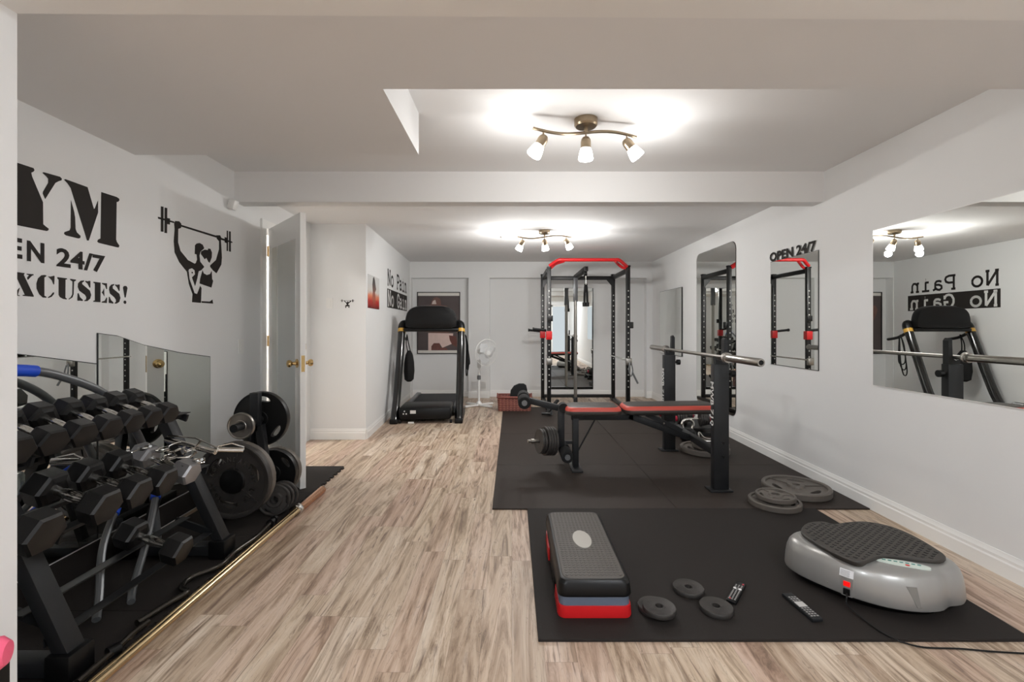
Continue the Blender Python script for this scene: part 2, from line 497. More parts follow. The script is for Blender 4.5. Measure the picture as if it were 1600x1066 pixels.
MB().prism([[(0.87, 0), (0.99, 0), (0.99, 1), (0.87, 1)]], lambda a, b, d: dpt(DL+0.0005+d*0.0015, a, -0.012+0.024*b), (0, 1)).build('latch_plate', M_brass, door)
for z in (0.25, 1.08, 1.85):
    MB().cyl(dpt(-0.012, z-0.045, 0.02), dpt(-0.012, z+0.045, 0.02), 0.008).prism([[(0, z-0.045), (0.03, z-0.045), (0.03, z+0.045), (0, z+0.045)]], dpt, (0.02, 0.022)).build('hinge', M_brass, door)
tag(MB().box((xl_at(DY1)+0.021, DY1+0.03, 1.0), (0.004, 0.03, 0.06)).build('strike_plate', M_brass), 'small brass strike plate on the white casing behind the open door', 'strike plate')

_u = Vector((-0.028, 1, 0)).normalized()
PL = Plane((xl_at(0), 0, 0), _u, (_u.y, -_u.x, 0))
PR = Plane((XR, 0, 0), (0, -1, 0), (-1, 0, 0))
wd = Vector((BX-AX, YB+0.2-AY, 0)).normalized()
PI_ = Plane((AX, AY, 0), wd, (wd.y, -wd.x, 0))
PS = Plane((0, AY, 0), (1, 0, 0), (0, -1, 0))
PB = Plane((0, YB, 0), (1, 0, 0), (0, -1, 0))
PBR = Plane((0, RB, 0), (1, 0, 0), (0, -1, 0))

# ---------------------------------------------------------------- mirrors
def mirror(name, P, a0, a1, z0, z1, label, poly=None, r=0, thick=0.006, rim=None):
    if poly is None:
        poly = rrect((a0+a1)/2, (z0+z1)/2, a1-a0, z1-z0, r, 6) if r else [(a0, z0), (a1, z0), (a1, z1), (a0, z1)]
    t = thing(name, label, 'mirror', P.p(min(p[0] for p in poly), min(p[1] for p in poly), 0.0))
    ca = sum(p[0] for p in poly)/len(poly); cz = sum(p[1] for p in poly)/len(poly)
    MB().prism([poly], P.p, (0.001, thick)).build('backing', rim or M_edge, t, smooth=None)
    k = 0.004
    inn = [(p[0]+(k if p[0] < ca else -k), p[1]+(k if p[1] < cz else -k)) for p in poly]
    MB().prism([inn], P.p, (thick, thick+0.001)).build('glass', M_mirror, t, smooth=None)
    return t
a, _ = PR.hit(1365, 360)
mirror('wall_mirror', PR, a, a+1.62, 0.817, 1.834, 'largest wide frameless mirror on the wall beside the barbell sleeve', rim=M_trim)
mirror('wall_mirror', PR, PR.hit(1205, 500)[0], PR.hit(1280, 500)[0], 0.86, 1.795, 'upright mirror directly under the black opening hours lettering')
mirror('wall_mirror', PR, PR.hit(1089, 500)[0], PR.hit(1150.5, 500)[0], 0.245, 2.12, 'tall round-cornered mirror behind the barbell bench', r=0.09)
mirror('wall_mirror', PR, PR.hit(1033, 500)[0], PR.hit(1067, 500)[0], 0.79, 1.755, 'small thick-edged mirror near the back corner of the long wall', thick=0.02)
mirror('wall_mirror', PBR, 0.67, 1.395, 0.13, 1.87, 'tall dark-edged mirror on the back wall behind the power rack', thick=0.012)
mirror('wall_mirror', PL, 0, 0, 0, 0, 'low mirror panel behind the weight racks, the piece nearest the opening', poly=[(1.86, 0.14), (2.298, 0.14), (2.298, 1.018), (1.86, 1.10)])
mirror('wall_mirror', PL, 0, 0, 0, 0, 'low mirror panel with a curved top edge beside the plate tree', poly=[(2.302, 0.14), (3.20, 0.14), (3.20, 0.995), (2.9, 1.04), (2.6, 1.10), (2.42, 1.155), (2.302, 1.17)])

tag(MB().prism([[(1.26, 0.012), (3.20, 0.012), (3.20, 0.132), (1.26, 0.132)]], PL.p, (0.001, 0.012)).build('foam_skirting', M_foam, smooth=None), 'dark foam strip standing along the wall under the low mirror panels', 'foam strip')
# ---------------------------------------------------------------- wall lettering and pictures
def crop_poly(P, pts, ox, oy, sc):
    return [P.hit(ox+x/sc, oy+y/sc) for x, y in pts]
t = thing('gym_wall_decal', 'large black stencil lettering GYM, OPEN 24/7, NO EXCUSES on the white wall', 'wall decal', PL.p(1.4, 1.33))
k2 = (28, 230, 1141/182)
glyphs = [
 [(-60,140),(8,158),(150,205),(160,225),(150,240),(128,250),(135,285),(243,540),(245,755),(262,770),(300,800),(295,815),(280,822),(8,768),(-60,752),(-75,735),(-20,720),(-20,560),(-120,200),(-130,150)],
 [(238,252),(250,245),(410,290),(428,308),(425,325),(395,335),(365,350),(265,508),(242,455),(245,435),(295,350),(295,310),(275,285)],
 [(450,318),(465,314),(680,392),(742,605),(752,600),(782,525),(783,640),(692,915),(676,915),(515,400),(485,355)],
 [(518,522),(548,630),(558,690),(562,800),(575,835),(612,870),(608,890),(590,895),(470,865),(450,850),(455,832),(505,815),(515,790)],
 [(815,440),(965,488),(990,505),(992,522),(980,535),(965,538),(960,905),(968,930),(992,965),(985,983),(970,982),(790,938),(775,925),(785,905),(808,895)]]
mb = MB()
for grp in ((0, 1), (2, 3, 4)):
    for gi in grp: mb.prism([crop_poly(PL, glyphs[gi], *k2)], PL.p, (0.0003, 0.0015))
    mb.build('letter', M_decal, t, smooth=None); mb = MB()
zc, hc = 1.745, 0.14      # the G, hidden by the jamb from the photograph's viewpoint
arc = [(1.62+0.13*math.cos(a), zc+hc*math.sin(a)) for a in [math.radians(v) for v in range(50, 311, 10)]]
arc_in = [(1.66+0.075*math.cos(a), zc+(hc-0.02)*math.sin(a)) for a in [math.radians(v) for v in range(310, 49, -10)]]
mb.prism([arc+arc_in], PL.p, (0.0003, 0.0015)); mb.prism([[(1.68, 1.63), (1.74, 1.63), (1.74, 1.73), (1.66, 1.73), (1.66, 1.715), (1.68, 1.71)]], PL.p, (0.0003, 0.0015))
mb.build('letter', M_decal, t, smooth=None)
mb = MB()
uN0 = PL.hit(41.5, 400)[0]; uN1 = PL.hit(69, 400)[0]
add_text(mb, 'N', PL.p, uN0, uN1, 1.481, 1.569, bold=0.035)
u2 = PL.hit(87.5, 400)[0]; u7 = PL.hit(164, 400)[0]
add_text(mb, '24/7', PL.p, u2, u7, 1.474, 1.562, bold=0.03)
add_text(mb, 'OPE', PL.p, 1.66, PL.hit(34.5, 400)[0], 1.485, 1.573, bold=0.035)
letters(mb, PL, t)
k3 = (28, 370, 1600/182)
g3 = [
 [(-60,478),(5,488),(88,500),(85,515),(75,520),(215,815),(210,826),(62,812),(65,800),(92,795),(-20,560),(-60,500)],
 [(118,508),(212,515),(210,530),(190,535),(135,592),(122,565),(150,530),(120,520)], [(5,715),(22,700),(-5,800),(22,805),(20,815),(-60,805),(-50,790)],
 [(385,530),(385,545),(360,560),(360,810),(388,825),(385,838),(340,835),(290,790),(255,710),(253,640),(275,570),(320,530),(360,525)],
 [(410,545),(445,548),(495,535),(500,545),(495,655),(485,655),(465,600),(430,565)], [(410,832),(450,805),(480,765),(495,765),(490,790),(460,825),(415,842)],
 [(540,555),(672,572),(670,585),(650,590),(648,835),(668,850),(665,862),(620,855),(575,830),(558,800),(558,590),(540,575)],
 [(715,578),(795,590),(792,605),(768,615),(762,790),(745,835),(700,862),(692,855),(725,830),(745,790),(748,615),(718,595)],
 [(905,600),(905,615),(880,630),(878,650),(985,740),(1003,800),(990,850),(950,885),(910,886),(910,875),(935,860),(938,830),(920,800),(840,740),(820,690),(825,640),(860,605)],
 [(925,605),(950,612),(985,605),(993,612),(992,700),(982,700),(955,645),(925,620)], [(818,780),(830,775),(850,830),(890,868),(885,884),(850,878),(820,880),(815,870)],
 [(1035,618),(1132,630),(1130,900),(1032,893),(1035,880),(1055,875),(1055,640),(1037,635)],
 [(1152,635),(1220,640),(1222,720),(1212,720),(1195,670),(1155,650)], [(1180,710),(1185,820),(1165,785),(1150,768),(1165,745)], [(1150,905),(1150,892),(1190,880),(1215,835),(1222,838),(1218,912)],
 [(1318,650),(1318,665),(1298,680),(1300,710),(1390,785),(1405,840),(1390,895),(1355,918),(1328,920),(1328,908),(1345,895),(1345,865),(1325,835),(1262,780),(1250,725),(1255,690),(1280,658)],
 [(1335,655),(1360,662),(1388,655),(1396,662),(1393,745),(1385,745),(1360,695),(1335,670)], [(1248,825),(1256,825),(1275,870),(1310,905),(1305,920),(1275,912),(1245,910)],
 [(1470,675),(1490,680),(1502,705),(1478,835),(1465,835),(1442,700),(1450,682)]]
mb = MB()
for grp in ((0, 1, 2), (3, 4, 5), (6, 7), (8, 9, 10), (11, 12, 13, 14), (15, 16, 17)):
    for gi in grp: mb.prism([crop_poly(PL, g3[gi], *k3)], PL.p, (0.0003, 0.0015))
    mb.build('letter', M_decal, t, smooth=None); mb = MB()
mb.prism([crop_poly(PL, g3[18], *k3)], PL.p, (0.0003, 0.0015))
c0 = PL.hit(28+1468/k3[2], 370+900/k3[2]); mb.prism([circ(c0[0], c0[1], 0.009)], PL.p, (0.0003, 0.0015)); mb.build('exclamation_mark', M_decal, t, smooth=None); mb = MB()   # then the letters hidden by the jamb
e0 = crop_poly(PL, g3[11], *k3); sh = 1.80-e0[0][0]
for gi in (11, 12, 13, 14):
    mb.prism([[(p[0]+sh, p[1]+0.005) for p in crop_poly(PL, g3[gi], *k3)]], PL.p, (0.0003, 0.0015))
mb.build('letter', M_decal, t, smooth=None); mb = MB()
add_text(mb, 'NO', PL.p, 1.52, 1.72, 1.335, 1.425, bold=0.04)
letters(mb, PL, t)

ka = (240, 310, 878/140)
t = thing('athletes_wall_decal', 'black silhouette decal of two athletes lifting a barbell, on the white wall', 'wall decal', PL.p(2.7, 1.36))
mb = MB()
ath = [
 [(70,78),(95,82),(95,328),(70,325)], [(107,90),(132,95),(130,342),(105,338)], [(130,192),(160,198),(158,258),(130,252)],
 [(40,182),(50,182),(200,228),(205,245),(44,200)], [(265,258),(620,368),(612,385),(262,275)],
 [(655,385),(770,425),(770,438),(655,405)], [(695,380),(715,385),(715,440),(695,430)], [(716,316),(728,318),(728,518),(715,515)], [(738,322),(754,326),(756,524),(738,520)],
 [(210,222),(250,225),(270,250),(268,290),(240,300),(238,430),(262,515),(335,605),(400,640),(412,635),(425,600),(420,550),(402,545),(405,460),(420,443),(450,438),(480,455),(495,490),(460,520),(448,560),(455,620),(495,672),(465,705),(440,715),(425,790),(405,860),(375,775),(405,745),(400,705),(375,685),(345,695),(340,712),(325,720),(250,625),(205,530),(196,420),(205,300),(200,250)],
 [(325,720),(342,714),(350,790),(400,930),(425,938),(440,900),(455,858),(468,880),(462,1025),(375,1018),(380,940),(345,840)],
 [(612,362),(650,362),(662,385),(658,410),(668,580),(662,650),(615,735),(580,705),(552,670),(555,655),(610,605),(640,500),(640,420),(618,395)],
 [(465,520),(500,503),(530,508),(535,492),(555,495),(570,530),(568,580),(548,632),(535,622),(515,582),(500,598),(462,545)],
 [(478,705),(490,735),(520,752),(552,742),(568,712),(572,790),(582,810),(565,875),(450,835),(455,790)],
 [(468,1008),(550,1012),(575,992),(582,1032),(470,1024)]]
for g in ath: mb.prism([crop_poly(PL, g, *ka)], PL.p, (0.0003, 0.0015))
c0 = PL.hit(240+377/ka[2], 310+728/ka[2]); mb.prism([circ(c0[0], c0[1], 0.006, 10)], PL.p, (0.0003, 0.0015))
mb.build('silhouette', M_decal, t, smooth=None)

t = thing('hours_wall_decal', 'black OPEN 24/7 lettering across the top of the upright mirror', 'wall decal', PR.p(-3.6, 1.79))
mb = MB(); add_text(mb, 'OPEN 24/7', PR.p, PR.hit(1204, 400)[0], PR.hit(1276.5, 400)[0], 1.792, 1.876, d0=0.0008, d1=0.0085, bold=0.036)
letters(mb, PR, t)

# slab-serif letters drawn with strokes in a 1 x 1 cell
SG = {
 'N': [[(.12,0),(.12,1)],[(.12,1),(.85,0)],[(.85,0),(.85,1)],[(0,1),(.28,1)],[(0,0),(.26,0)],[(.7,1),(1,1)]],
 'o': [[(.5+.4*math.cos(a),.35+.35*math.sin(a)) for a in [2*PI*i/14 for i in range(15)]]],
 'P': [[(.15,0),(.15,1)],[(0,0),(.38,0)],[(0,1),(.6,1),(.85,.92),(.93,.75),(.85,.57),(.6,.48),(.15,.48)]],
 'a': [[(.12,.62),(.35,.7),(.6,.68),(.72,.55),(.72,.08),(.95,0)],[(.72,.42),(.35,.4),(.12,.3),(.1,.12),(.3,0),(.55,.05),(.72,.2)]],
 'i': [[(.2,.68),(.52,.68),(.52,0)],[(.15,0),(.9,0)],[(.5,.92),(.52,.92)]],
 'n': [[(.05,.68),(.22,.68),(.22,0)],[(.05,0),(.38,0)],[(.22,.5),(.42,.68),(.65,.68),(.78,.5),(.78,0)],[(.64,0),(.96,0)]],
 'G': [[(.9,.65),(.9,.95)],[(.9,.75),(.75,.95),(.5,1),(.25,.92),(.08,.65),(.08,.35),(.25,.08),(.5,0),(.75,.05),(.88,.18),(.88,.42)],[(.55,.42),(1,.42)]]}
def slab(mb, txt, P, a0, a1, z0, z1, w, d0, d1):
    n = len(txt); cw = (a1-a0)/n
    for i, ch in enumerate(txt):
        if ch == ' ': continue
        for s in SG[ch]:
            stroke(mb, [(a0+cw*(i+0.06+0.86*x), z0+(z1-z0)*y) for x, y in s], w, P.p, d0, d1)
aN0, aN1 = PI_.hit(605, 440)[0], PI_.hit(635.5, 460)[0]
zt = PI_.hit(606, 420.5)[1]; zb = PI_.hit(606, 446)[1]
t = thing('motto_wall_decal', 'black No Pain No Gain lettering with its lower line white on a black bar', 'wall decal', PI_.p(aN0, 1.4))
mb = MB(); slab(mb, 'No Pain', PI_, aN0+0.01, aN1-0.01, zb+0.01, zt-0.01, 0.033, 0.0003, 0.0015); letters(mb, PI_, t)
zt2 = PI_.hit(606, 451)[1]; zb2 = PI_.hit(606, 480.5)[1]
MB().prism([[(aN0, zb2), (aN1+0.02, zb2), (aN1+0.02, zt2), (aN0, zt2)]], PI_.p, (0.0003, 0.0012)).build('black_bar', M_decal, t, smooth=None)
mb = MB(); slab(mb, 'No Gain', PI_, aN0+0.03, aN1, zb2+0.03, zt2-0.03, 0.034, 0.0013, 0.002); letters(mb, PI_, t, M_white, 'white letter')

# little weightlifter decal and switch on the stub wall
t = thing('lifter_wall_decal', 'tiny black squatting weightlifter decal beside the light switch', 'wall decal', PS.p(-1.75, 1.4))
mb = MB(); kk = (510, 455, 1332/50)
for g in ([(580,392),(1170,392),(1170,404),(580,404)], [(635,350),(668,350),(668,455),(635,455)], [(1078,350),(1120,350),(1120,455),(1078,455)],
          [(715,395),(750,395),(850,480),(885,420),(915,450),(940,460),(1000,400),(1035,405),(1030,435),(930,510),(905,570),(960,580),(975,620),(955,640),(870,635),(800,645),(775,620),(800,590),(850,570),(820,500)],
          [(785,645),(830,650),(825,700),(785,695)], [(915,645),(965,650),(960,690),(915,690)]):
    mb.prism([crop_poly(PS, g, *kk)], PS.p, (0.0003, 0.0015))
mb.build('silhouette', M_decal, t, smooth=None)
def switch(P, a, z, label, w=0.07, h=0.115, paddles=1):
    t = thing('light_switch', label, 'light switch', P.p(a, z))
    MB().prism([rrect(a, z, w, h, 0.006)], P.p, (0, 0.006)).build('cover_plate', M_white, t)
    for i in range(paddles):
        MB().prism([[(a-0.016, z-0.033), (a+0.016, z-0.033), (a+0.016, z+0.033), (a-0.016, z+0.033)]], P.p, (0.006, 0.010)).build('rocker', M_white, t)
q = PS.hit(515, 474); switch(PS, q[0], q[1], 'white rocker light switch beside the tiny weightlifter decal')
q = PL.hit(376, 541); switch(PL, q[0], q[1], 'white light switch on the wall just before the open door')
q = PBR.hit(830, 533); switch(PBR, q[0], q[1], 'white switch plate on the back wall beside the red dip bracket')
q = PBR.hit(912, 533)
t = thing('motion_sensor', 'small white motion sensor under the ceiling beam', 'sensor', PL.p(3.43, 2.10))
MB().box(PL.p(3.43, 2.11, 0.03), (0.05, 0.06, 0.075), Matrix.Rotation(0.3, 3, 'Y'), bev=0.01).build('sensor_body', M_white, t)
MB().prism([rrect(3.43, 2.10, 0.03, 0.05, 0.004)], PL.p, (0, 0.012)).build('bracket', M_white, t)

# gradient print on the inner wall: a figure over red paint
def grad_mat(name, stops, axis='Z', noise=0.15, nscale=9):
    m = bpy.data.materials.new(name); m.use_nodes = True; nt = m.node_tree; b = nt.nodes['Principled BSDF']
    tc = nt.nodes.new('ShaderNodeTexCoord'); sp = nt.nodes.new('ShaderNodeSeparateXYZ'); nt.links.new(tc.outputs['Generated'], sp.inputs[0])
    n = nt.nodes.new('ShaderNodeTexNoise'); n.inputs['Scale'].default_value = nscale; n.inputs['Detail'].default_value = 5
    nt.links.new(tc.outputs['Generated'], n.inputs['Vector'])
    ma = nt.nodes.new('ShaderNodeMath'); ma.operation = 'MULTIPLY_ADD'; nt.links.new(n.outputs['Fac'], ma.inputs[0]); ma.inputs[1].default_value = noise*2
    nt.links.new(sp.outputs[{'X': 0, 'Y': 1, 'Z': 2}[axis]], ma.inputs[2])
    r = nt.nodes.new('ShaderNodeValToRGB'); e = r.color_ramp.elements
    while len(e) < len(stops): e.new(0.5)
    for k, (p, c) in enumerate(stops): e[k].position = p; e[k].color = lin(c)
    nt.links.new(ma.outputs[0], r.inputs[0]); nt.links.new(r.outputs[0], b.inputs['Base Color']); b.inputs['Roughness'].default_value = 0.4
    return m
a0, a1 = PI_.hit(574.5, 480)[0], PI_.hit(592, 480)[0]
z0 = PI_.hit(575, 481)[1]; z1 = PI_.hit(575, 428)[1]
t = thing('art_print', 'unframed print of a figure above splashed red paint on the inner wall', 'picture', PI_.p(a0, z0))
MB().prism([[(a0, z0), (a1, z0), (a1, z1), (a0, z1)]], PI_.p, (0.001, 0.004)).build('sheet', grad_mat('red_splash', [(0.15, (96, 18, 20)), (0.38, (190, 40, 26)), (0.52, (222, 130, 90)), (0.68, (214, 208, 200)), (0.9, (206, 206, 204))]), t, smooth=None)
w = a1-a0; h = z1-z0; f1 = [(.42,.02),(.35,.3),(.40,.5),(.36,.72),(.42,.93),(.50,.99),(.58,.9),(.66,.7),(.70,.62),(.60,.5),(.66,.3),(.62,.02)]
MB().prism([[(a0+w*x, z0+h*y) for x, y in f1]], PI_.p, (0.004, 0.0045)).build('figure', grad_mat('figure_ink', [(0.1, (120, 20, 18)), (0.45, (180, 90, 66)), (0.7, (120, 84, 70)), (0.95, (50, 40, 38))]), t, smooth=None)

# framed poster in the left bay of the back wall
q0 = PBR.hit(652, 553); q1 = PBR.hit(719, 456.5)
t = thing('framed_poster', 'black framed poster of a muscular man in white trousers behind the treadmill', 'poster', PBR.p(q0[0], q0[1]))
x0, z0, x1, z1 = q0[0], q0[1], q1[0], q1[1]; fw = 0.012
MB().prism([[(x0, z0), (x1, z0), (x1, z1), (x0, z1)], [(x0+fw, z0+fw), (x1-fw, z0+fw), (x1-fw, z1-fw), (x0+fw, z1-fw)]], PBR.p, (0.001, 0.02)).build('frame', M_black, t, smooth=None)
MB().prism([[(x0+fw, z0+fw), (x1-fw, z0+fw), (x1-fw, z1-fw), (x0+fw, z1-fw)]], PBR.p, (0.001, 0.008)).build('paper', mat('poster_paper', (226, 222, 216), 0.4, var=0.02), t, smooth=None)
MB().prism([[(x0+fw, z0+0.06), (x1-fw, z0+0.06), (x1-fw, z1-0.065), (x0+fw, z1-0.065)]], PBR.p, (0.008, 0.009)).build('photograph', mat('poster_dark', (84, 74, 74), 0.35, var=0.25, scale=4), t, smooth=None, label='dark brown photograph')
kp = (640, 440, 8.2)
def pp(pts): return crop_poly(PBR, pts, *kp)
M_skin = mat('poster_skin', (116, 84, 76), 0.4, var=0.3, scale=14)
MB().prism([pp([(205,640),(215,520),(170,430),(150,360),(180,310),(270,300),(285,250),(310,210),(350,200),(395,225),(405,270),(400,300),(470,310),(560,380),(600,470),(610,580),(560,640),(480,660),(300,665)])], PBR.p, (0.009, 0.0095)).build('torso', M_skin, t, smooth=None)
MB().prism([pp([(285,290),(300,250),(330,235),(345,290)])], PBR.p, (0.0095, 0.010)).build('face', mat('poster_face', (205, 190, 182), 0.4, var=0.1), t, smooth=None)
MB().prism([pp([(240,660),(560,665),(540,800),(420,850),(390,800),(330,790),(290,880),(240,885)])], PBR.p, (0.0095, 0.010)).build('trousers', mat('poster_cloth', (222, 198, 190), 0.5, var=0.1, scale=20), t, smooth=None)
MB().prism([pp([(280,830),(310,790),(385,790),(395,845),(470,850),(500,882),(280,882)])], PBR.p, (0.010, 0.0105)).build('hands', mat('poster_hands', (112, 70, 62), 0.4, var=0.4, scale=40), t, smooth=None)
MB().prism([pp([(505,690),(590,700),(612,760),(605,840),(545,810),(515,750)])], PBR.p, (0.010, 0.0105)).build('forearm', mat('poster_arm', (104, 60, 52), 0.4, var=0.3, scale=30), t, smooth=None)
# ---------------------------------------------------------------- ceiling lights
SPOT_W = 2.6        # light leaving the mouth of each shade
def ceiling_light(loc, ang, label, tilts, watts=SPOT_W, glass=None):
    x, y, z = loc
    t = thing('ceiling_light', label, 'ceiling light', (x, y, z), ang, 'three-lamp ceiling lights')
    G = wmat(t)
    MB().lathe([(0.066, 0), (0.066, -0.032), (0.058, -0.042), (0.0, -0.044)], (x, y, z), n=32).build('canopy', M_bronze, t)
    pts = [G @ Vector((-0.31+0.62*i/24, 0.0, -0.075+0.018*math.sin(-2*PI*i/24))) for i in range(25)]
    MB().tube(pts, 0.0085, 10).cyl(G @ Vector((0, 0, -0.04)), G @ Vector((0, 0, -0.078)), 0.012).build('wave_bar', M_bronze, t)
    for sx, (tx, ty) in zip((-0.25, 0.0, 0.25), tilts):
        zb = -0.075+0.018*math.sin(-2*PI*(sx+0.31)/0.62)
        p0 = G @ Vector((sx, 0, zb)); p1 = p0+Vector((0, 0, -0.035))
        MB().cyl(p0, p1, 0.005, n=10).sphere(p1, 0.009, n=10).build('stem', M_bronze, t)
        d = Vector((tx, ty, -1)).normalized(); o = p1-d*0.018+Vector((0, 0, -0.010))
        s = MB().lathe([(0.004, -0.004), (0.018, 0.0), (0.026, 0.012), (0.029, 0.028), (0.029, 0.062), (0.026, 0.062), (0.026, 0.03), (0.0, 0.02)], o, d, 24).build('socket_cup', M_bronze, t)
        ld = bpy.data.lights.new('lamp_beam', 'POINT'); ld.energy = watts
        ld.shadow_soft_size = 0.035; ld.color = (1.0, 0.985, 0.96)
        lo = bpy.data.objects.new('lamp_beam', ld); COL.objects.link(lo); lo.parent = t
        lo.matrix_local = G.inverted() @ (Matrix.Translation(o+d*0.17) @ d.to_track_quat('-Z', 'Y').to_matrix().to_4x4())
        MB().lathe([(0.0, 0.055), (0.027, 0.058), (0.033, 0.075), (0.039, 0.10), (0.042, 0.122), (0.038, 0.128), (0.0, 0.130)], o, d, 24).build('glass_shade', glass or M_glass, s)
    return t
ceiling_light((0.42, 2.62, 2.38), 0.20, 'nearer three-lamp bronze ceiling light with a wavy bar', [(-0.6, 0.0), (0.0, 0.05), (0.75, 0.0)])
ceiling_light((0.37, 5.25, 2.30), 0.06, 'farther three-lamp bronze ceiling light, beyond the ceiling beam', [(-0.5, 0.35), (0.15, 0.45), (0.55, 0.4)], 9.0, mat('bright_glass_shade', (255, 250, 240), 0.3, var=0, emit=6, ecol=(255, 251, 246)))
for x, y, lb in ((-1.4, -0.9, 'added white dome fill lamp in the unseen rear room, over its left side'), (1.3, -0.9, 'added white dome fill lamp in the unseen rear room, near the long wall')):  # unseen lamps added behind the camera to brighten the gym
    t = thing('added_dome_lamp', lb, 'ceiling lamp', (x, y, 2.4), 0, 'added fill lamps of the rear room')
    MB().lathe([(0.19, 0), (0.19, -0.02), (0.0, -0.02)], (x, y, 2.4), n=32).build('base', M_white, t)
    MB().lathe([(0.175, -0.02), (0.165, -0.05), (0.12, -0.085), (0.0, -0.10)], (x, y, 2.4), n=32).build('dome_shade', M_fill_dome, t)
t = thing('added_dome_lamp', 'added white dome fill lamp in the hallway beyond the open door', 'ceiling lamp', (-2.9, 4.3, 2.4))  # unseen lamp added to brighten the gap at the door hinge
MB().lathe([(0.15, 0), (0.15, -0.02), (0.0, -0.02)], (-2.9, 4.3, 2.4), n=24).build('base', M_white, t)
MB().lathe([(0.135, -0.02), (0.125, -0.05), (0.09, -0.08), (0.0, -0.09)], (-2.9, 4.3, 2.4), n=24).build('dome_shade', mat('hall_fill_glass', (255, 250, 245), 0.3, var=0, emit=70, ecol=(255, 250, 244)), t)
t = thing('smoke_detector', 'small white round smoke detector on the farther ceiling', 'smoke detector', (-0.08, 5.6, 2.30))
MB().lathe([(0.055, 0), (0.055, -0.012), (0.045, -0.03), (0.0, -0.032)], (-0.08, 5.6, 2.3), n=28).build('housing', M_white, t)
MB().cyl((-0.08, 5.6, 2.269), (-0.08, 5.6, 2.262), 0.012).build('test_button', M_white, t)
tag(MB().bx(0.78, 1.06, 7.45, 7.60, 2.293, 2.30).build('ceiling_vent', M_white, smooth=None), 'flat white vent cover in the farther ceiling above the power rack', 'vent')

# ---------------------------------------------------------------- floor mats
def mat_tile(name, label, x0, x1, y0, y1, h, m, cat='floor mat', group=None):
    return tag(MB().bx(x0, x1, y0, y1, 0, h, bev=0.002).build(name, m, smooth=None), label, cat, group)
rows = [3.02, 3.975, 5.15, 6.86]; g = 0.0015
lab = [['black rubber floor mat under the leg curl end of the bench, nearest its front edge', 'black rubber floor mat carrying the two stacked iron plates by the long wall'],
       ['black rubber floor mat just behind the front leg of the bench', 'black rubber floor mat under the far bench upright beside the long wall'],
       ['black rubber floor mat reaching back to the red wicker basket', 'black rubber floor mat under the right posts of the power rack']]
cols = [(-0.13, 1.08), (1.083, 2.348)]
for i in range(3):
    for j in range(2):
        mat_tile('rubber_mat', lab[i][j], cols[j][0], cols[j][1], rows[i]+g, rows[i+1]-g, 0.010, M_rubber, group='rubber mats under the bench and rack')
mat_tile('exercise_mat', 'wide black exercise mat under the aerobic step and vibration platform', 0.10, 1.985, 1.753, 3.018, 0.012, M_foam2)
def foam_tile(label, y0, y1, x0=-2.04, x1=-1.42):
    mb = MB(); pts = []; n = int((y1-y0)/0.035); y = y0
    for i in range(n):
        a = y0+(y1-y0)*i/n; b = y0+(y1-y0)*(i+1)/n
        xx = x1 if i % 2 else x1-0.018
        pts += [(xx, a), (xx, b)]
    poly = [(x0, y0)]+pts+[(x0, y1)]
    mb.prism([poly], lambda a, b, d: Vector((a, b, d)), (0, 0.010))
    return tag(mb.build('foam_tile', M_foam, smooth=None), label, 'floor mat', 'interlocking foam tiles along the mirror wall')
foam_tile('dark interlocking foam tile under the near foot of the dumbbell rack', 1.24, 1.93)
foam_tile('dark interlocking foam tile under the middle of the dumbbell rack', 1.933, 2.62)
foam_tile('dark interlocking foam tile under the plate tree', 2.623, 3.31)
foam_tile('dark interlocking foam tile showing beyond the open door', 3.313, 3.94)

